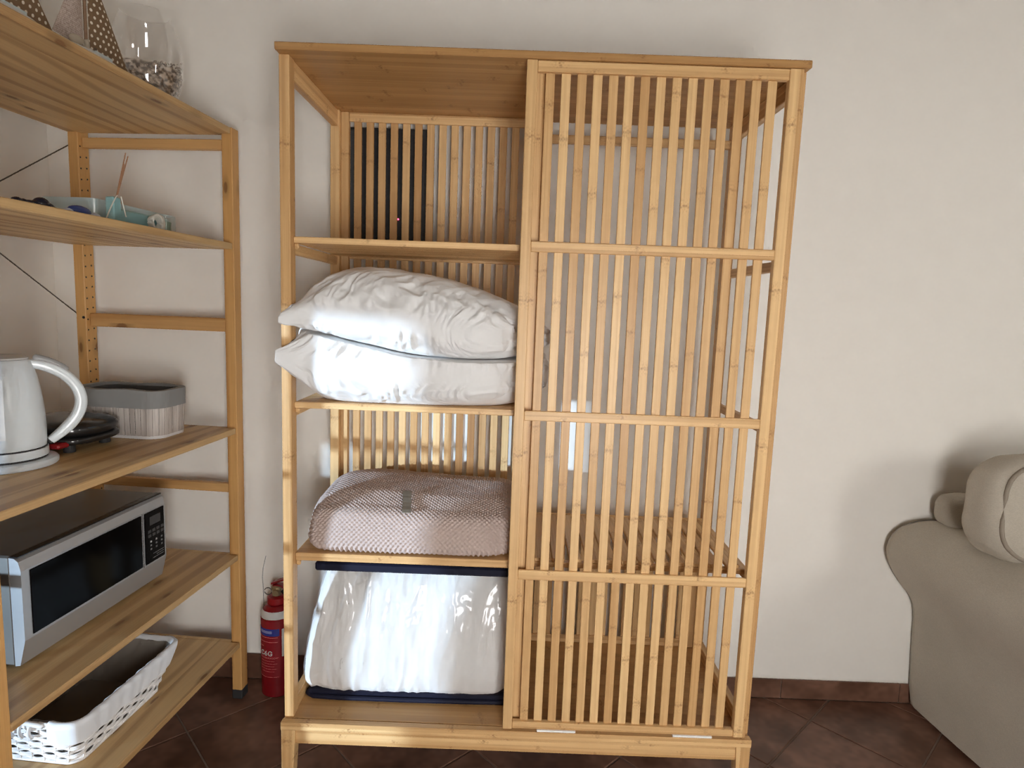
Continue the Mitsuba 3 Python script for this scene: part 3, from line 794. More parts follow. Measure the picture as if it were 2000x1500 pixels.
add('block', unit(bx(0.092, 0.118, -0.385, -0.195, z2, z2 + 0.043, 0.004)), 'sea_glass', k)
k = thing('reed_diffuser', 'small greenish glass reed diffuser bottle with thin reeds among the turquoise glass', 'reed diffuser')
add('bottle', unit(bx(0.120, 0.160, -0.3615, -0.318, z2 + 0.062, z2 + 0.064, 0.0005) if False else bx(0.070, 0.092, -0.432, -0.406, z2, z2 + 0.063, 0.003)), 'sea_glass', k)
for a, b in (((0.080, -0.421, z2 + 0.03), (0.100, -0.345, z2 + 0.180)), ((0.083, -0.418, z2 + 0.03), (0.107, -0.328, z2 + 0.176)), ((0.078, -0.424, z2 + 0.03), (0.092, -0.362, z2 + 0.150))):
    add('reed', unit(tube(np.linspace(a, b, 5), 0.0014, 6)), 'reed', k)
cd = tube([(0.066, -0.424 - 0.040 * t, z2 + 0.066 - 0.061 * t ** 1.2) for t in np.linspace(0, 1, 10)], 0.0016, 6)
cd2 = tube([(0.066, -0.412 + 0.014 * t, z2 + 0.066 - 0.045 * t) for t in np.linspace(0, 1, 8)], 0.0016, 6)
add('white_cord', unit(cat(cd, cd2)), 'pale_stone', k, smooth=True, label='loose white cord')
k = thing('rope_coil', 'small coil of pale rope and shells at the right end of the second shelf', 'ornament')
co = []
for q in range(4):
    co.append(tube([(0.062 + 0.004 * q, -0.288 + 0.019 * math.cos(a), z2 + 0.023 + (0.019 - 0.002 * q) * math.sin(a)) for a in np.linspace(0, 2 * np.pi, 26)[:-1]], 0.0036, 6, closed=True))
add('coil', unit(cat(co)), 'pale_stone', k, smooth=True)
sh = trimesh.creation.icosphere(2, 0.012); sh.apply_scale((0.7, 1.0, 1.9)); sh.apply_translation((0.075, -0.256, z2 + 0.024))
add('shell', unit(sh), 'pale_stone', k, smooth=True)
k = thing('glass_tealight', 'small clear green tealight glass at the right end of the second shelf', 'candle holder')
add('glass', unit(lathe([(0.0, 0), (0.017, 0), (0.018, 0.002), (0.020, 0.048)], 32, (0.085, -0.229, z2))), 'clear_glass', k, smooth=True)
add('wax', unit(lathe([(0.0, 0.001), (0.0155, 0.001), (0.0165, 0.032), (0.0, 0.033)], 32, (0.085, -0.229, z2))), 'green_wax', k)
add('rim', unit(tube([(0.085 + 0.02 * math.cos(a), -0.229 + 0.02 * math.sin(a), z2 + 0.048) for a in np.arange(32) * 2 * np.pi / 32], 0.0011, 6, closed=True)), 'pale_sea_glass', k)
k = thing('dark_trinket', 'small dark navy knobbly trinket lying near the left end of the second shelf', 'ornament')
mm = []
for dd, rr, h in ((-0.684, 0.0095, 0.9), (-0.670, 0.0095, 0.85), (-0.656, 0.0095, 0.85), (-0.642, 0.010, 0.9), (-0.628, 0.0135, 0.95), (-0.612, 0.011, 0.8), (-0.600, 0.008, 0.8)):
    s = trimesh.creation.icosphere(3, rr); s.apply_scale((1, 1.2, h)); s.apply_translation((0.075, dd, z2 + rr * h)); mm.append(s)
add('body', unit(cat(mm)), 'navy_glaze', k, smooth=True)
k = thing('fish_ornament', 'small blue and white glazed fish ornament lying in front of the glass dish', 'ornament')
s = trimesh.creation.icosphere(3, 0.0145); s.apply_scale((0.8, 2.1, 0.8)); s.apply_translation((0.062, -0.545, z2 + 0.0118)); add('body', unit(s), 'blue_glaze', k, smooth=True)
s = trimesh.creation.icosphere(2, 0.010); s.apply_scale((0.7, 1.6, 0.7)); s.apply_translation((0.060, -0.505, z2 + 0.0075)); add('tail', unit(s), 'pale_glaze', k, smooth=True)
s = trimesh.creation.icosphere(2, 0.009); s.apply_scale((0.7, 1.5, 0.7)); s.apply_translation((0.058, -0.580, z2 + 0.0068)); add('head', unit(s), 'pale_glaze', k, smooth=True)

# ------------------------------------------------------------------ third shelf: kettle, sandwich toaster, basket
z3 = ZS[3] + 0.0006
K = thing('kettle', 'white electric kettle on its round base at the left end of the middle pine shelf', 'kettle')
kc = upt(0.263, -0.556, z3)
add('power_base', lathe([(0.0, 0), (0.098, 0), (0.1005, 0.003), (0.1005, 0.010), (0.097, 0.014), (0.084, 0.016), (0.0, 0.016)], 64, kc), 'kettle_white', K, smooth=40)
add('base_ring', lathe([(0.0, 0.0162), (0.080, 0.0162), (0.080, 0.020), (0.0, 0.020)], 48, kc), 'dark_rubber', K)
add('foot_band', lathe([(0.0, 0.0202), (0.0815, 0.0202), (0.0825, 0.024), (0.0820, 0.0385), (0.0, 0.0386)], 64, kc), 'kettle_white', K, smooth=40)
add('seam', lathe([(0.0, 0.0388), (0.0795, 0.0388), (0.0795, 0.0415), (0.0, 0.0415)], 48, kc), 'dark_rubber', K)
body = [(0.0, 0.0418), (0.0785, 0.0418), (0.0795, 0.05), (0.0800, 0.08), (0.0785, 0.12), (0.0745, 0.16), (0.0680, 0.20), (0.0605, 0.228), (0.0580, 0.236), (0.0545, 0.240), (0.0, 0.2402)]
add('body', lathe(body, 72, kc), 'kettle_white', K, smooth=35)
add('lid', lathe([(0.0, 0.2404), (0.0535, 0.2404), (0.0535, 0.2440), (0.048, 0.2475), (0.0, 0.249)], 64, kc), 'light_grey_plastic', K, smooth=35)
# handle: a broad arch from the lid to the foot, towards the right in the photo
hd = np.array([0.764, 0.645, 0]); hd /= np.linalg.norm(hd)
hs = np.array([-hd[1], hd[0], 0])
ctrl = np.array([(0.052, 0.228), (0.078, 0.224), (0.112, 0.206), (0.138, 0.176), (0.148, 0.140), (0.138, 0.102), (0.112, 0.070), (0.086, 0.047)])
tt = np.linspace(0, len(ctrl) - 1, 50)
from scipy.interpolate import CubicSpline
cs = CubicSpline(np.arange(len(ctrl)), ctrl)(tt)
dt = np.gradient(cs, axis=0); dt /= np.linalg.norm(dt, axis=1, keepdims=True)
nr = np.stack([-dt[:, 1], dt[:, 0]], 1)
rv = []
for i in range(50):
    wd = np.interp(i, [0, 10, 40, 49], [0.013, 0.0165, 0.0165, 0.012]); th = np.interp(i, [0, 10, 40, 49], [0.010, 0.0125, 0.0125, 0.009])
    for a in np.arange(16) * 2 * np.pi / 16:
        ca, sa = math.copysign(abs(math.cos(a)) ** 0.6, math.cos(a)), math.copysign(abs(math.sin(a)) ** 0.6, math.sin(a))
        q = cs[i] + nr[i] * th * sa
        rv.append(kc + hd * q[0] + np.array([0, 0, q[1]]) + hs * wd * ca)
rf = grid_faces(50, 16)
ext = []
for i in range(49):
    A, B, C, Dd = i * 16 + 15, (i + 1) * 16 + 15, (i + 1) * 16, i * 16
    ext += [(A, B, C), (A, C, Dd)]
caps = [(0, j, j + 1) for j in range(1, 15)] + [(49 * 16, 49 * 16 + j + 1, 49 * 16 + j) for j in range(1, 15)]
hm = trimesh.Trimesh(np.array(rv), np.vstack([rf, ext, caps]), process=False); hm.fix_normals()
add('handle', hm, 'kettle_white', K, smooth=40)
q = [kc + hd * c[0] + np.array([0, 0, c[1] + 0.0145]) for c in cs[3:18]]
add('grip_inlay', tube(q, [0.004] + [0.0085] * 13 + [0.004], 10), 'grey_plastic', K, smooth=True)
q0, q1 = kc + hd * 0.098 + np.array([0, 0, 0.2265]), kc + hd * 0.124 + np.array([0, 0, 0.200])
add('switch', tube(np.linspace(q0, q1, 6), [0.004, 0.0075, 0.0085, 0.0085, 0.0075, 0.004], 10), 'light_grey_plastic', K, smooth=True)
gd = np.array([0.60, -0.80, 0]); gd /= np.linalg.norm(gd); gs = np.array([-gd[1], gd[0], 0])
gz = np.linspace(0.07, 0.20, 14)
gv = []
for z in gz:
    R = np.interp(z, [b[1] for b in body], [b[0] for b in body])
    for s in (-0.009, 0.009):
        for o in (0.0, 0.0028):
            gv.append(kc + gd * (math.sqrt(R * R - s * s) + o - 0.0005) + gs * s + np.array([0, 0, z]))
gm = trimesh.convex.convex_hull(np.array(gv))
add('water_gauge', gm, 'white_plastic', K)

TO = thing('sandwich_toaster', 'glossy black sandwich toaster between the kettle and the grey basket', 'sandwich toaster')
lower = soft_box((0.285, -0.358, z3 + 0.0290), (0.107, 0.094, 0.0140), p=3.6, res=(40, 40, 14))
upper = soft_box((0.285, -0.358, z3 + 0.0545), (0.112, 0.098, 0.0265), p=2.7, res=(40, 40, 16))
add('lower_shell', unit(lower), 'black_gloss', TO, smooth=True)
add('upper_shell', unit(upper), 'black_gloss', TO, smooth=True)
add('handle', unit(cat(bx(0.225, 0.285, -0.474, -0.440, z3 + 0.026, z3 + 0.050, 0.007))), 'black_plastic', TO)
add('latch', unit(bx(0.205, 0.235, -0.472, -0.436, z3 + 0.0175, z3 + 0.0300, 0.004)), 'red_plastic', TO, label='red latch')
for l, d in ((0.222, -0.420), (0.222, -0.302), (0.35, -0.415), (0.35, -0.302)):
    add('foot', unit(lathe([(0, 0), (0.013, 0), (0.0135, 0.003), (0.0125, 0.0175), (0, 0.0175)], 20, (l, d, z3))), 'dark_rubber', TO)

GB = thing('basket', 'low whitewashed wood strip basket with a grey felt cuff behind the sandwich toaster', 'basket')
def tub(l0, l1, d0, d1, r):
    return sbox(l0 + r, d0 + r, l1 - r, d1 - r).buffer(r, 10)
def wall_ring(poly, t, za, zb, flare=0.0, seg=None):
    a = poly; b = poly.buffer(-t)
    m = trimesh.creation.extrude_polygon(a.difference(b), zb - za, engine='earcut'); m.apply_translation((0, 0, za))
    if flare:
        v = np.array(m.vertices); c = np.array([poly.centroid.x, poly.centroid.y])
        v[:, :2] = c + (v[:, :2] - c) * (1 + flare * (v[:, 2:3] - za) / 0.13); m = trimesh.Trimesh(v, m.faces, process=False)
    return m
gp = tub(0.107, 0.352, -0.250, -0.106, 0.042)
add('base', unit(trimesh.creation.extrude_polygon(gp.buffer(-0.001), 0.008, engine='earcut').apply_translation((0, 0, z3))), 'white_wicker', GB)
ring = np.array(gp.exterior.segmentize(0.002).coords)[:-1]
per = np.r_[0, np.cumsum(np.linalg.norm(np.diff(np.vstack([ring, ring[:1]]), axis=0), axis=1))]
ns = 46
for i in range(ns):
    s0, s1 = per[-1] * i / ns, per[-1] * (i + 0.93) / ns
    ss = np.linspace(s0, s1, 4)
    px = np.interp(ss, per, np.r_[ring[:, 0], ring[0, 0]]); py = np.interp(ss, per, np.r_[ring[:, 1], ring[0, 1]])
    c = np.array([0.2295, -0.178])
    vv = []
    for a, b in zip(px, py):
        for zz, fl in ((z3 + 0.008, 1.0), (z3 + 0.098, 1.035)):
            for t in (1.0, 0.965):
                vv.append((c[0] + (a - c[0]) * fl * t, c[1] + (b - c[1]) * fl * t, zz))
    add('strip', unit(trimesh.convex.convex_hull(np.array(vv))), 'washed_wood', GB)
cuff = gp.buffer(0.0062)
cm = trimesh.creation.extrude_polygon(cuff.difference(gp.buffer(-0.012)), 0.050, engine='earcut'); cm = cm.subdivide().subdivide(); cm.apply_translation((0, 0, z3 + 0.0850))
v = np.array(cm.vertices); v[:, 2] += 0.0022 * np.sin(v[:, 0] * 40) * (v[:, 2] > z3 + 0.1)
cm = trimesh.Trimesh(v, cm.faces, process=False)
add('felt_cuff', unit(cm), 'grey_felt', GB, label='grey felt cuff')
inn = trimesh.creation.extrude_polygon(gp.buffer(-0.0125).difference(gp.buffer(-0.0150)), 0.120, engine='earcut'); inn.apply_translation((0, 0, z3 + 0.009))
bt = trimesh.creation.extrude_polygon(gp.buffer(-0.0125), 0.003, engine='earcut'); bt.apply_translation((0, 0, z3 + 0.0085))
add('lining', unit(cat(inn, bt)), 'dark_felt', GB)

# ------------------------------------------------------------------ fourth shelf: microwave
z4 = ZS[4] + 0.0006
MW = thing('microwave', 'silver microwave oven with a black glass door on the pine shelf', 'microwave')
ML, MD0, MD1, MZ0, MZ1 = 0.112, -0.692, -0.232, z4 + 0.008, 0.742
add('body', unit(bx(ML + 0.022, ML + 0.33, MD0 + 0.002, MD1 - 0.002, MZ0, MZ1, 0.004)), 'steel_dark', MW)
# front frame: bulges forward and runs back to the body at the bottom
sec = [(0.0215, MZ0 + 0.002), (0.010, MZ0 + 0.004), (0.001, MZ0 + 0.052), (-0.004, MZ0 + 0.060), (-0.004, MZ1 - 0.030), (0.001, MZ1 - 0.010), (0.010, MZ1 - 0.003), (0.0215, MZ1 - 0.002)]
pv = np.array([(ML + a, d, z) for a, z in sec for d in (MD0, MD1)])
add('front_frame', unit(trimesh.convex.convex_hull(pv)), 'silver_paint', MW)
add('door_window', unit(bx(ML - 0.0062, ML - 0.0035, MD0 + 0.020, MD1 - 0.098, MZ0 + 0.066, MZ1 - 0.034, 0.001)), 'black_glass', MW, label='black glass door window')
add('top_trim', unit(bx(ML + 0.004, ML + 0.021, MD0 + 0.001, MD1 - 0.001, MZ1 - 0.003, MZ1 + 0.0005, 0.001)), 'black_gloss', MW)
cp = add('control_panel', unit(bx(ML - 0.0066, ML - 0.0035, MD1 - 0.086, MD1 - 0.008, MZ0 + 0.066, MZ1 - 0.034, 0.001)), 'black_glass', MW, label='black control panel')
scene['lcd'] = principled((0.035, 0.037, 0.04), 0.2)
scene['print_grey'] = principled((0.16, 0.16, 0.165), 0.6)
scene['print_light'] = principled((0.40, 0.40, 0.40), 0.6)
add('display', unit(bx(ML - 0.0072, ML - 0.0065, MD1 - 0.068, MD1 - 0.024, MZ1 - 0.072, MZ1 - 0.048, 0.0003)), 'lcd', cp)
for r_ in range(2):
    for c_ in range(4):
        d = MD1 - 0.076 + 0.0172 * c_
        add('button', unit(bx(ML - 0.0072, ML - 0.0065, d, d + 0.0125, MZ1 - 0.092 - 0.0125 * r_, MZ1 - 0.0835 - 0.0125 * r_, 0.0003)), 'lcd', cp)
for r_ in range(3):
    for c_ in range(3):
        d = MD1 - 0.068 + 0.022 * c_
        add('button', unit(bx(ML - 0.0073, ML - 0.0065, d, d + 0.006, MZ1 - 0.1195 - 0.0105 * r_, MZ1 - 0.1145 - 0.0105 * r_, 0.0003)), 'print_light' if (r_ == 0 and c_ < 2) else 'print_grey', cp)
for z, w in ((0.076, 0.044), (0.082, 0.030), (0.088, 0.044)):
    add('printed_line', unit(bx(ML - 0.0072, ML - 0.0065, MD1 - 0.014 - w, MD1 - 0.014, MZ0 + z, MZ0 + z + 0.0018, 0.0002)), 'print_grey', cp)
add('door_gap', unit(bx(ML - 0.0045, ML - 0.0038, MD1 - 0.0935, MD1 - 0.0920, MZ0 + 0.006 + 0.056, MZ1 - 0.031, 0.0002)), 'black_plastic', MW)
for l, d in ((0.15, -0.66), (0.15, -0.27), (0.40, -0.66), (0.40, -0.27)):
    add('foot', unit(lathe([(0, 0), (0.012, 0), (0.012, 0.0083), (0, 0.0083)], 16, (l, d, z4))), 'dark_rubber', MW)

# ------------------------------------------------------------------ bottom shelf: white wicker basket with a cloth lining
z5 = ZS[5] + 0.0006
WB = thing('wicker_basket', 'white wicker basket with white cloth folded over its rim on the lowest pine shelf', 'basket')
def rrect(l0, l1, d0, d1, r, n=200):
    e = sbox(l0 + r, d0 + r, l1 - r, d1 - r).buffer(r, 12).exterior
    return np.array([e.interpolate(t, normalized=True).coords[0] for t in np.arange(n) / n])
BH = 0.118
def brim(t, n=220):
    """The basket's plan at height fraction t."""
    return rrect(0.092 - 0.030 * t, 0.318 + 0.012 * t, -0.594 - 0.030 * t, -0.300 + 0.042 * t, 0.030 + 0.006 * t, n)
stakes = 34
rows = 9
weave = []
for r_ in range(rows):
    t = (r_ + 0.5) / rows
    pl_ = brim(t)
    n = len(pl_)
    tg_ = np.roll(pl_, -1, 0) - np.roll(pl_, 1, 0); nn = np.stack([tg_[:, 1], -tg_[:, 0]], 1); nn /= np.linalg.norm(nn, axis=1, keepdims=True)
    ph = np.arange(n) / n * stakes * np.pi + (r_ % 2) * np.pi
    off = 0.0042 * np.sin(ph)
    zz = z5 + 0.006 + (BH - 0.010) * t + 0.0012 * np.sin(ph * 0.5 + r_)
    for o in (-0.0024, 0.0024):
        weave.append(tube(np.c_[pl_ + nn * off[:, None], zz + o], 0.0028, 5, closed=True))
add('woven_side', unit(cat(weave)), 'white_wicker', WB, smooth=True, kind='stuff', label='woven white wicker strands')
a0, a1 = brim(0.0, stakes), brim(1.0, stakes)
add('stakes', unit(cat([tube(np.linspace((*p, z5 + 0.003), (*q, z5 + BH), 4), 0.0028, 5) for p, q in zip(a0, a1)])), 'white_wicker', WB, smooth=True, kind='stuff')
pr_ = brim(1.0)
rims = []
for q in range(2):
    ang = np.arange(len(pr_)) / len(pr_) * 2 * np.pi * 40 + q * np.pi
    rims.append(tube(np.c_[pr_ * 1.0, z5 + BH + 0.003 * np.sin(ang)] + np.c_[0.003 * np.cos(ang), 0 * ang, 0 * ang], 0.0045, 6, closed=True))
add('rim', unit(cat(rims)), 'white_wicker', WB, smooth=True)
p0 = brim(0.0)
add('base_rod', unit(tube(np.c_[p0, np.full(len(p0), z5 + 0.0042)], 0.0042, 6, closed=True)), 'white_wicker', WB, smooth=True)
from shapely.geometry import Polygon as PG
bm = trimesh.creation.extrude_polygon(PG(brim(0.0)).buffer(-0.004), 0.004, engine='earcut'); bm.apply_translation((0, 0, z5 + 0.002))
add('base', unit(bm), 'white_wicker', WB)
# lining: a thin cloth down the inside and a band folded over the outside, leaving the near end's handle free
def shell(ts, outs, n=220, keep=None, thick=0.002):
    V = []
    for t, o in zip(ts, outs):
        p = brim(t, n); tg_ = np.roll(p, -1, 0) - np.roll(p, 1, 0); nn = np.stack([tg_[:, 1], -tg_[:, 0]], 1); nn /= np.linalg.norm(nn, axis=1, keepdims=True)
        sgn = 1.0 if PG(p).exterior.is_ccw else -1.0
        wr = 0.0016 * np.sin(np.arange(n) * 0.9 + 3 * t) + 0.0010 * np.sin(np.arange(n) * 0.37)
        V.append(np.c_[p + nn * sgn * (o + wr * (abs(o) > 0.005))[:, None], np.full(n, z5 + 0.004 + (BH - 0.002) * t)])
    V = np.array(V)
    return V
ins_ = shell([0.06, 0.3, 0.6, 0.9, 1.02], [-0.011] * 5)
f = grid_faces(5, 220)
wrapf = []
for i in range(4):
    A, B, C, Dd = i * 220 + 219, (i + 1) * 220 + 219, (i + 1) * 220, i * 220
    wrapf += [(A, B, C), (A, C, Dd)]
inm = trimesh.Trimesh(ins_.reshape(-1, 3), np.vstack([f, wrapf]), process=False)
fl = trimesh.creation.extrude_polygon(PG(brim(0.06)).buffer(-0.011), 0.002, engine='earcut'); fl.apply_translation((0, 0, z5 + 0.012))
add('lining', unit(cat(inm, fl)), 'shaded_lining', WB, smooth=30, label='lining cloth inside the basket')
out = shell([1.02, 1.09, 1.06, 0.95, 0.78, 0.62, 0.56], [-0.010, -0.002, 0.008, 0.0105, 0.0110, 0.0112, 0.0112])
pn = brim(1.0, 220)
hidden = (np.abs(pn[:, 0] - 0.205) < 0.070) & (pn[:, 1] < -0.60)
f = []
for i in range(6):
    for j in range(220):
        j2 = (j + 1) % 220
        if hidden[j] or hidden[j2]: continue
        A, B, C, Dd = i * 220 + j, i * 220 + j2, (i + 1) * 220 + j2, (i + 1) * 220 + j
        f += [(A, B, C), (A, C, Dd)]
om = trimesh.Trimesh(out.reshape(-1, 3), np.array(f), process=False)
om.remove_unreferenced_vertices()
add('folded_cuff', unit(om), 'white_linen', WB, smooth=True, label='white cloth cuff folded over the rim')
hb = []
for o in (-0.035, -0.012, 0.012, 0.035):
    hb.append(tube([(0.205 + o, -0.627 - 0.008 * math.sin(s * np.pi), z5 + BH * 0.72 + s * BH * 0.33) for s in np.linspace(0, 1, 8)], 0.0042, 6))
hb.append(tube([(0.14 + 0.13 * s, -0.628 - 0.006 * math.sin(s * np.pi), z5 + BH + 0.010 * math.sin(s * np.pi)) for s in np.linspace(0, 1, 16)], 0.0058, 7))
add('handle', unit(cat(hb)), 'white_wicker', WB, smooth=True)

# ------------------------------------------------------------------ fire extinguisher between shelving and wardrobe
FE = thing('fire_extinguisher', 'red fire extinguisher standing on the floor between the pine shelving and the wardrobe', 'fire extinguisher')
fc = np.array([-0.187, 0.462, 0.0005])
add('cylinder', lathe([(0, 0), (0.046, 0), (0.050, 0.004), (0.050, 0.266), (0.0485, 0.278), (0.043, 0.290), (0.034, 0.300), (0.024, 0.306), (0.0, 0.307)], 56, fc), 'red_paint', FE, smooth=35)
add('collar', lathe([(0, 0.3072), (0.030, 0.3072), (0.031, 0.311), (0.030, 0.327), (0.024, 0.331), (0, 0.3312)], 40, fc), 'red_plastic', FE, smooth=35)
add('valve', lathe([(0, 0.3314), (0.014, 0.3314), (0.014, 0.352), (0.018, 0.354), (0.018, 0.362), (0.012, 0.366), (0, 0.3662)], 32, fc), 'brass', FE, smooth=35)
gau = trimesh.creation.cylinder(0.010, 0.012, sections=24); gau.apply_transform(trimesh.transformations.rotation_matrix(math.pi / 2, (1, 0, 0))); gau.apply_translation(fc + np.array([0.004, -0.020, 0.347]))
add('gauge', gau, 'brass', FE)
pinr = tube([fc + np.array([-0.026 + 0.0115 * math.cos(a), -0.008, 0.346 + 0.0115 * math.sin(a)]) for a in np.arange(20) * 2 * np.pi / 20], 0.0016, 6, closed=True)
add('pull_pin', pinr, 'wire_steel', FE, smooth=True)
def lever(pts, w, t):
    V = []
    for (a, z) in pts:
        for s in (-1, 1):
            for u in (-1, 1):
                V.append(fc + np.array([a, s * w / 2, z + u * t / 2]))
    return V
def strip(pts, w, t):
    ms = []
    for p, q in zip(pts[:-1], pts[1:]): ms.append(trimesh.convex.convex_hull(np.array(lever([p, q], w, t))))
    return cat(ms)
add('squeeze_lever', strip([(-0.016, 0.371), (0.010, 0.381), (0.042, 0.392), (0.056, 0.394)], 0.020, 0.006), 'red_paint', FE)
add('carry_handle', strip([(-0.010, 0.3665), (0.016, 0.366), (0.036, 0.349), (0.056, 0.338)], 0.022, 0.0045), 'red_paint', FE)
add('hose', tube([fc + np.array([0.018, 0.0, 0.345]), fc + np.array([0.045, -0.012, 0.33]), fc + np.array([0.062, -0.018, 0.28]), fc + np.array([0.061, -0.016, 0.15]), fc + np.array([0.058, -0.014, 0.10])], 0.0065, 8), 'black_plastic', FE, smooth=True)
def band(z0, z1, a0, a1, R=0.0504, t=0.0004, n=24):
    """A curved label on the cylinder from angle a0 to a1 (degrees, -90 = towards the camera)."""
    aa = np.radians(np.linspace(a0, a1, n))
    V = []
    for a in aa:
        for r in (R, R + t):
            for z in (z0, z1):
                V.append(fc + np.array([r * math.cos(a), r * math.sin(a), z]))
    f = []
    for i in range(n - 1):
        b, c = i * 4, (i + 1) * 4
        for p, q in ((0, 1), (1, 3), (3, 2), (2, 0)):
            f += [(b + p, b + q, c + q), (b + p, c + q, c + p)]
    f += [(0, 2, 3), (0, 3, 1), (4 * (n - 1), 4 * (n - 1) + 3, 4 * (n - 1) + 2), (4 * (n - 1), 4 * (n - 1) + 1, 4 * (n - 1) + 3)]
    m = trimesh.Trimesh(np.array(V), f, process=False)
    if m.volume < 0: m.invert()
    return m
def wrap_text(text, h, z, amid, R=0.0512):
    m = meshkit.text_mesh(text, h, 0.0005, bold=True).subdivide()
    v = np.array(m.vertices); cx = (v[:, 0].min() + v[:, 0].max()) / 2
    ang = math.radians(amid) + (v[:, 0] - cx) / R
    r = R + v[:, 2]
    return trimesh.Trimesh(np.stack([fc[0] + r * np.cos(ang), fc[1] + r * np.sin(ang), fc[2] + z + v[:, 1]], 1), m.faces, process=False)
AM = -118
lb = add('label_panel', band(0.070, 0.262, AM - 52, AM + 58), 'red_label', FE, label='printed red label')
add('blue_band', band(0.213, 0.237, AM - 50, AM + 56, 0.0509), 'blue_label', lb)
add('blue_lettering', band(0.222, 0.231, AM - 26, AM + 30, 0.0514), 'pale_blue_label', lb)
for z, b0, b1 in ((0.207, -46, 50), (0.192, -46, 50), (0.176, -40, -6)):
    add('printed_line', band(z, z + 0.0016, AM + b0, AM + b1, 0.0509), 'red_line', lb)
add('lettering', wrap_text('C6G', 0.016, 0.146, AM + 6), 'white_label', lb, label='white letters')
for q in range(6):
    add('printed_line', band(0.136 - 0.009 * q, 0.1372 - 0.009 * q, AM - 26 + (q % 3) * 5, AM + 48 - (q % 2) * 10, 0.0509), 'red_line', lb)
for z in (0.072, 0.139):
    add('printed_line', band(z, z + 0.0012, AM - 46, AM + 54, 0.0509), 'red_line', lb)
add('side_label', band(0.140, 0.235, AM + 64, AM + 100), 'white_label', FE, label='white side label')
add('shoulder_label', lathe([(0.0495, 0.2672), (0.0490, 0.279), (0.0436, 0.2905)], 40, fc + np.array([-0.0, -0.0006, 0.0004])), 'white_label', FE, smooth=True, label='white shoulder label')
k = thing('wire', 'thin loose grey wire sticking up from the floor behind the fire extinguisher', 'wire')
add('strand', tube([(-0.252, 0.519, 0.020), (-0.2535, 0.519, 0.20), (-0.2555, 0.519, 0.33), (-0.258, 0.519, 0.36), (-0.255, 0.519, 0.395), (-0.2455, 0.519, 0.437)], 0.0011, 6), 'grey_plastic', k, smooth=True)

# ------------------------------------------------------------------ sofa
SO = thing('sofa', 'beige linen sofa with a rolled arm against the wall right of the wardrobe', 'sofa')
SX, SY1, SY0 = 1.935, 0.512, -0.36
rot = trimesh.transformations.rotation_matrix(0.0, (0, 0, 1))
def extrude_y(poly, y0, y1, seg=26, bulge=None):
    """A closed (x, z) outline swept along y with rounded ends."""
    pts = np.array(poly)
    n = len(pts)
    c = pts.mean(0)
    V = []
    ys = np.linspace(0, 1, seg)
    for t in ys:
        y = y0 + (y1 - y0) * t
        e = min(t, 1 - t) * (y1 - y0)
        s = 1.0 if e > 0.03 else 1 - 0.035 * (1 - e / 0.03) ** 2 / max(np.ptp(pts[:, 0]), 0.2) * 1.4
        V.append(np.c_[c[0] + (pts[:, 0] - c[0]) * s, np.full(n, y), c[1] + (pts[:, 1] - c[1]) * s])
    V = np.vstack(V)
    f = grid_faces(seg, n)
    w = []
    for i in range(seg - 1):
        A, B, C, Dd = i * n + n - 1, (i + 1) * n + n - 1, (i + 1) * n, i * n
        w += [(A, B, C), (A, C, Dd)]
    V = np.vstack([V, [c[0], y0, c[1]], [c[0], y1, c[1]]])
    c0, c1 = len(V) - 2, len(V) - 1
    for j in range(n):
        j2 = (j + 1) % n
        w += [(c0, j, j2), (c1, (seg - 1) * n + j2, (seg - 1) * n + j)]
    m = trimesh.Trimesh(V, np.vstack([f, w]), process=False); m.fix_normals()
    return m
def arm_outline(x, s=1):
    """The rolled arm's front outline: a skirted panel below, a fat roll above that overhangs outwards."""
    p = []
    ctrl = [(0.002, 0.0), (-0.004, 0.10), (-0.010, 0.22), (-0.020, 0.33), (-0.046, 0.39), (-0.088, 0.440), (-0.124, 0.490), (-0.140, 0.540), (-0.130, 0.588), (-0.095, 0.625), (-0.040, 0.645), (0.03, 0.648), (0.085, 0.630), (0.115, 0.59), (0.118, 0.54), (0.10, 0.49), (0.09, 0.42), (0.09, 0.2), (0.09, 0.0)]
    c = np.array(ctrl)
    seg = np.r_[0, np.cumsum(np.linalg.norm(np.diff(c, axis=0), axis=1))]
    cs_ = CubicSpline(seg, c)(np.linspace(0, seg[-1], 70))
    base = np.c_[np.linspace(0.09, 0.002, 8)[1:-1], np.zeros(6)]
    return np.vstack([cs_, base]) * np.array([s, 1]) + np.array([x, 0.012])
arm = extrude_y(arm_outline(SX), SY0, SY1, 40)
v = np.array(arm.vertices)
v[:, 0] += (0.512 - v[:, 1]) * 0.062                 # the outer side runs a little away from the wall's square
d = 0.010 * (meshkit.fbm(v * np.array([5, 5, 5]), 3, 2) - 0.5)
arm = displace(trimesh.Trimesh(v, arm.faces, process=False), d)
add('arm', arm, 'sofa_linen', SO, smooth=50)
SR = 3.62
arm2 = extrude_y(arm_outline(SR, -1), SY0, SY1, 30)
add('arm', arm2, 'sofa_linen', SO, smooth=50)
add('base', soft_box(((SX + SR) / 2 + 0.02, 0.08, 0.20), ((SR - SX) / 2 - 0.10, 0.42, 0.188), p=14, res=(30, 20, 10)), 'sofa_linen', SO, smooth=40)
add('backrest', soft_box(((SX + SR) / 2 + 0.005, 0.408, 0.46), ((SR - SX) / 2 - 0.03, 0.100, 0.285), p=7, res=(60, 14, 24)), 'sofa_linen', SO, smooth=True)
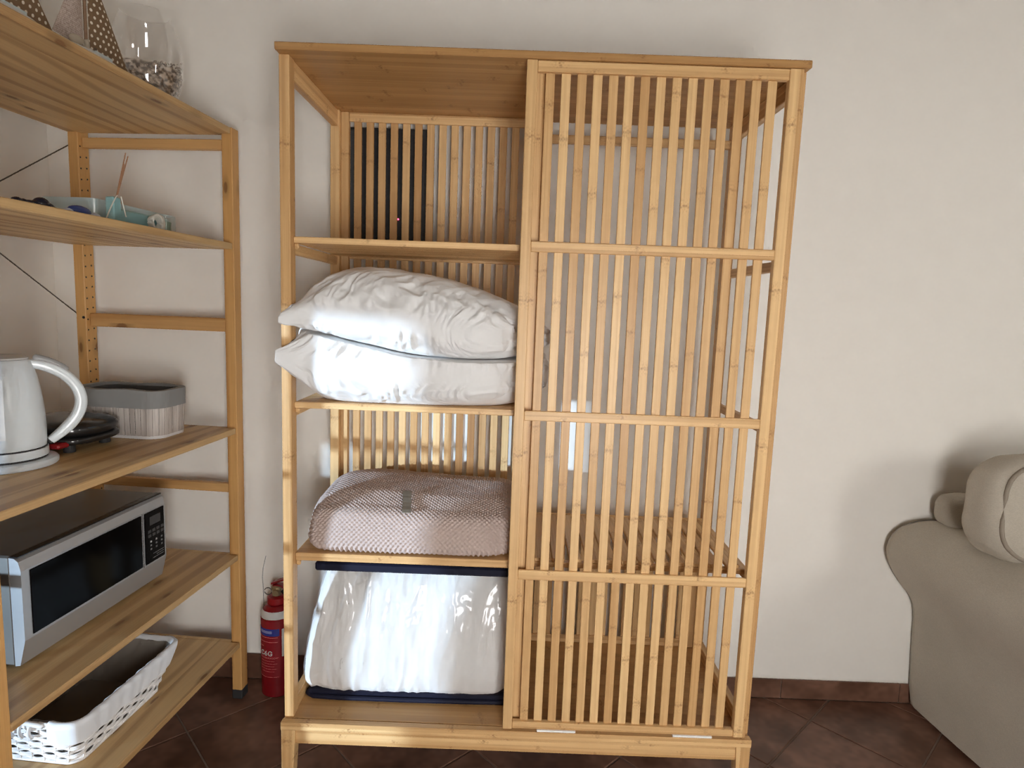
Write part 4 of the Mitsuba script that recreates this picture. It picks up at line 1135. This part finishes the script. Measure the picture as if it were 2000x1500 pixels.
def cushion(center, half, p, seed, tilt=0.0, piping=True, warp=None, roll=0.0):
    m = soft_box((0, 0, 0), half, p=p, res=(56, 30, 44), warp=warp)
    v = np.array(m.vertices)
    m = displace(m, 0.010 * (meshkit.fbm(v * 9 + seed, 3, seed) - 0.5) + 0.006 * (ridged(v * np.array([14, 14, 9]) + seed, seed) - 0.6))
    M = trimesh.transformations.rotation_matrix(roll, (0, 1, 0)) @ trimesh.transformations.rotation_matrix(tilt, (1, 0, 0)); M[:3, 3] = center
    pp = None
    if piping:
        a = np.linspace(0, 2 * np.pi, 120, endpoint=False)
        c_, s_ = np.sign(np.cos(a)) * np.abs(np.cos(a)) ** (2 / p), np.sign(np.sin(a)) * np.abs(np.sin(a)) ** (2 / p)
        pp = []
        for ys in (-0.72, 0.72):
            k_ = (1 - abs(ys) ** p) ** (1 / p)
            pp.append(tube(np.c_[c_ * half[0] * k_ * 1.012, np.full(120, ys * half[1]), s_ * half[2] * k_ * 1.012], 0.0055, 6, closed=True))
        pp = moved(cat(pp), M)
    return moved(m, M), pp
sofa_w = (SR - SX)
for i, xc in enumerate((2.455, 3.13)):
    m = soft_box((xc - 0.02, 0.02, 0.455), (0.33, 0.36, 0.078), p=6, res=(40, 40, 12))
    add('seat_cushion', m, 'sofa_linen', SO, smooth=True)
c = thing('sofa_cushion', 'large boxed beige back cushion slumped over the near arm of the sofa', 'cushion')
m, pp = cushion((2.185, 0.215, 0.765), (0.335, 0.092, 0.160), 3.6, 5, tilt=-0.12, roll=0.10)
add('cover', m, 'sofa_linen', c, smooth=True); add('piping', pp, 'sofa_piping', c, smooth=True)
c = thing('sofa_cushion', 'boxed beige back cushion at the far right end of the sofa', 'cushion')
m, pp = cushion((2.95, 0.205, 0.740), (0.330, 0.092, 0.190), 3.6, 9, tilt=-0.12)
add('cover', m, 'sofa_linen', c, smooth=True); add('piping', pp, 'sofa_piping', c, smooth=True)
c = thing('sofa_cushion', 'small beige cushion tucked behind the large cushion against the wall', 'cushion')
m, pp = cushion((2.03, 0.440, 0.702), (0.110, 0.055, 0.056), 3.4, 12, piping=False)
add('cover', m, 'sofa_linen', c, smooth=True)
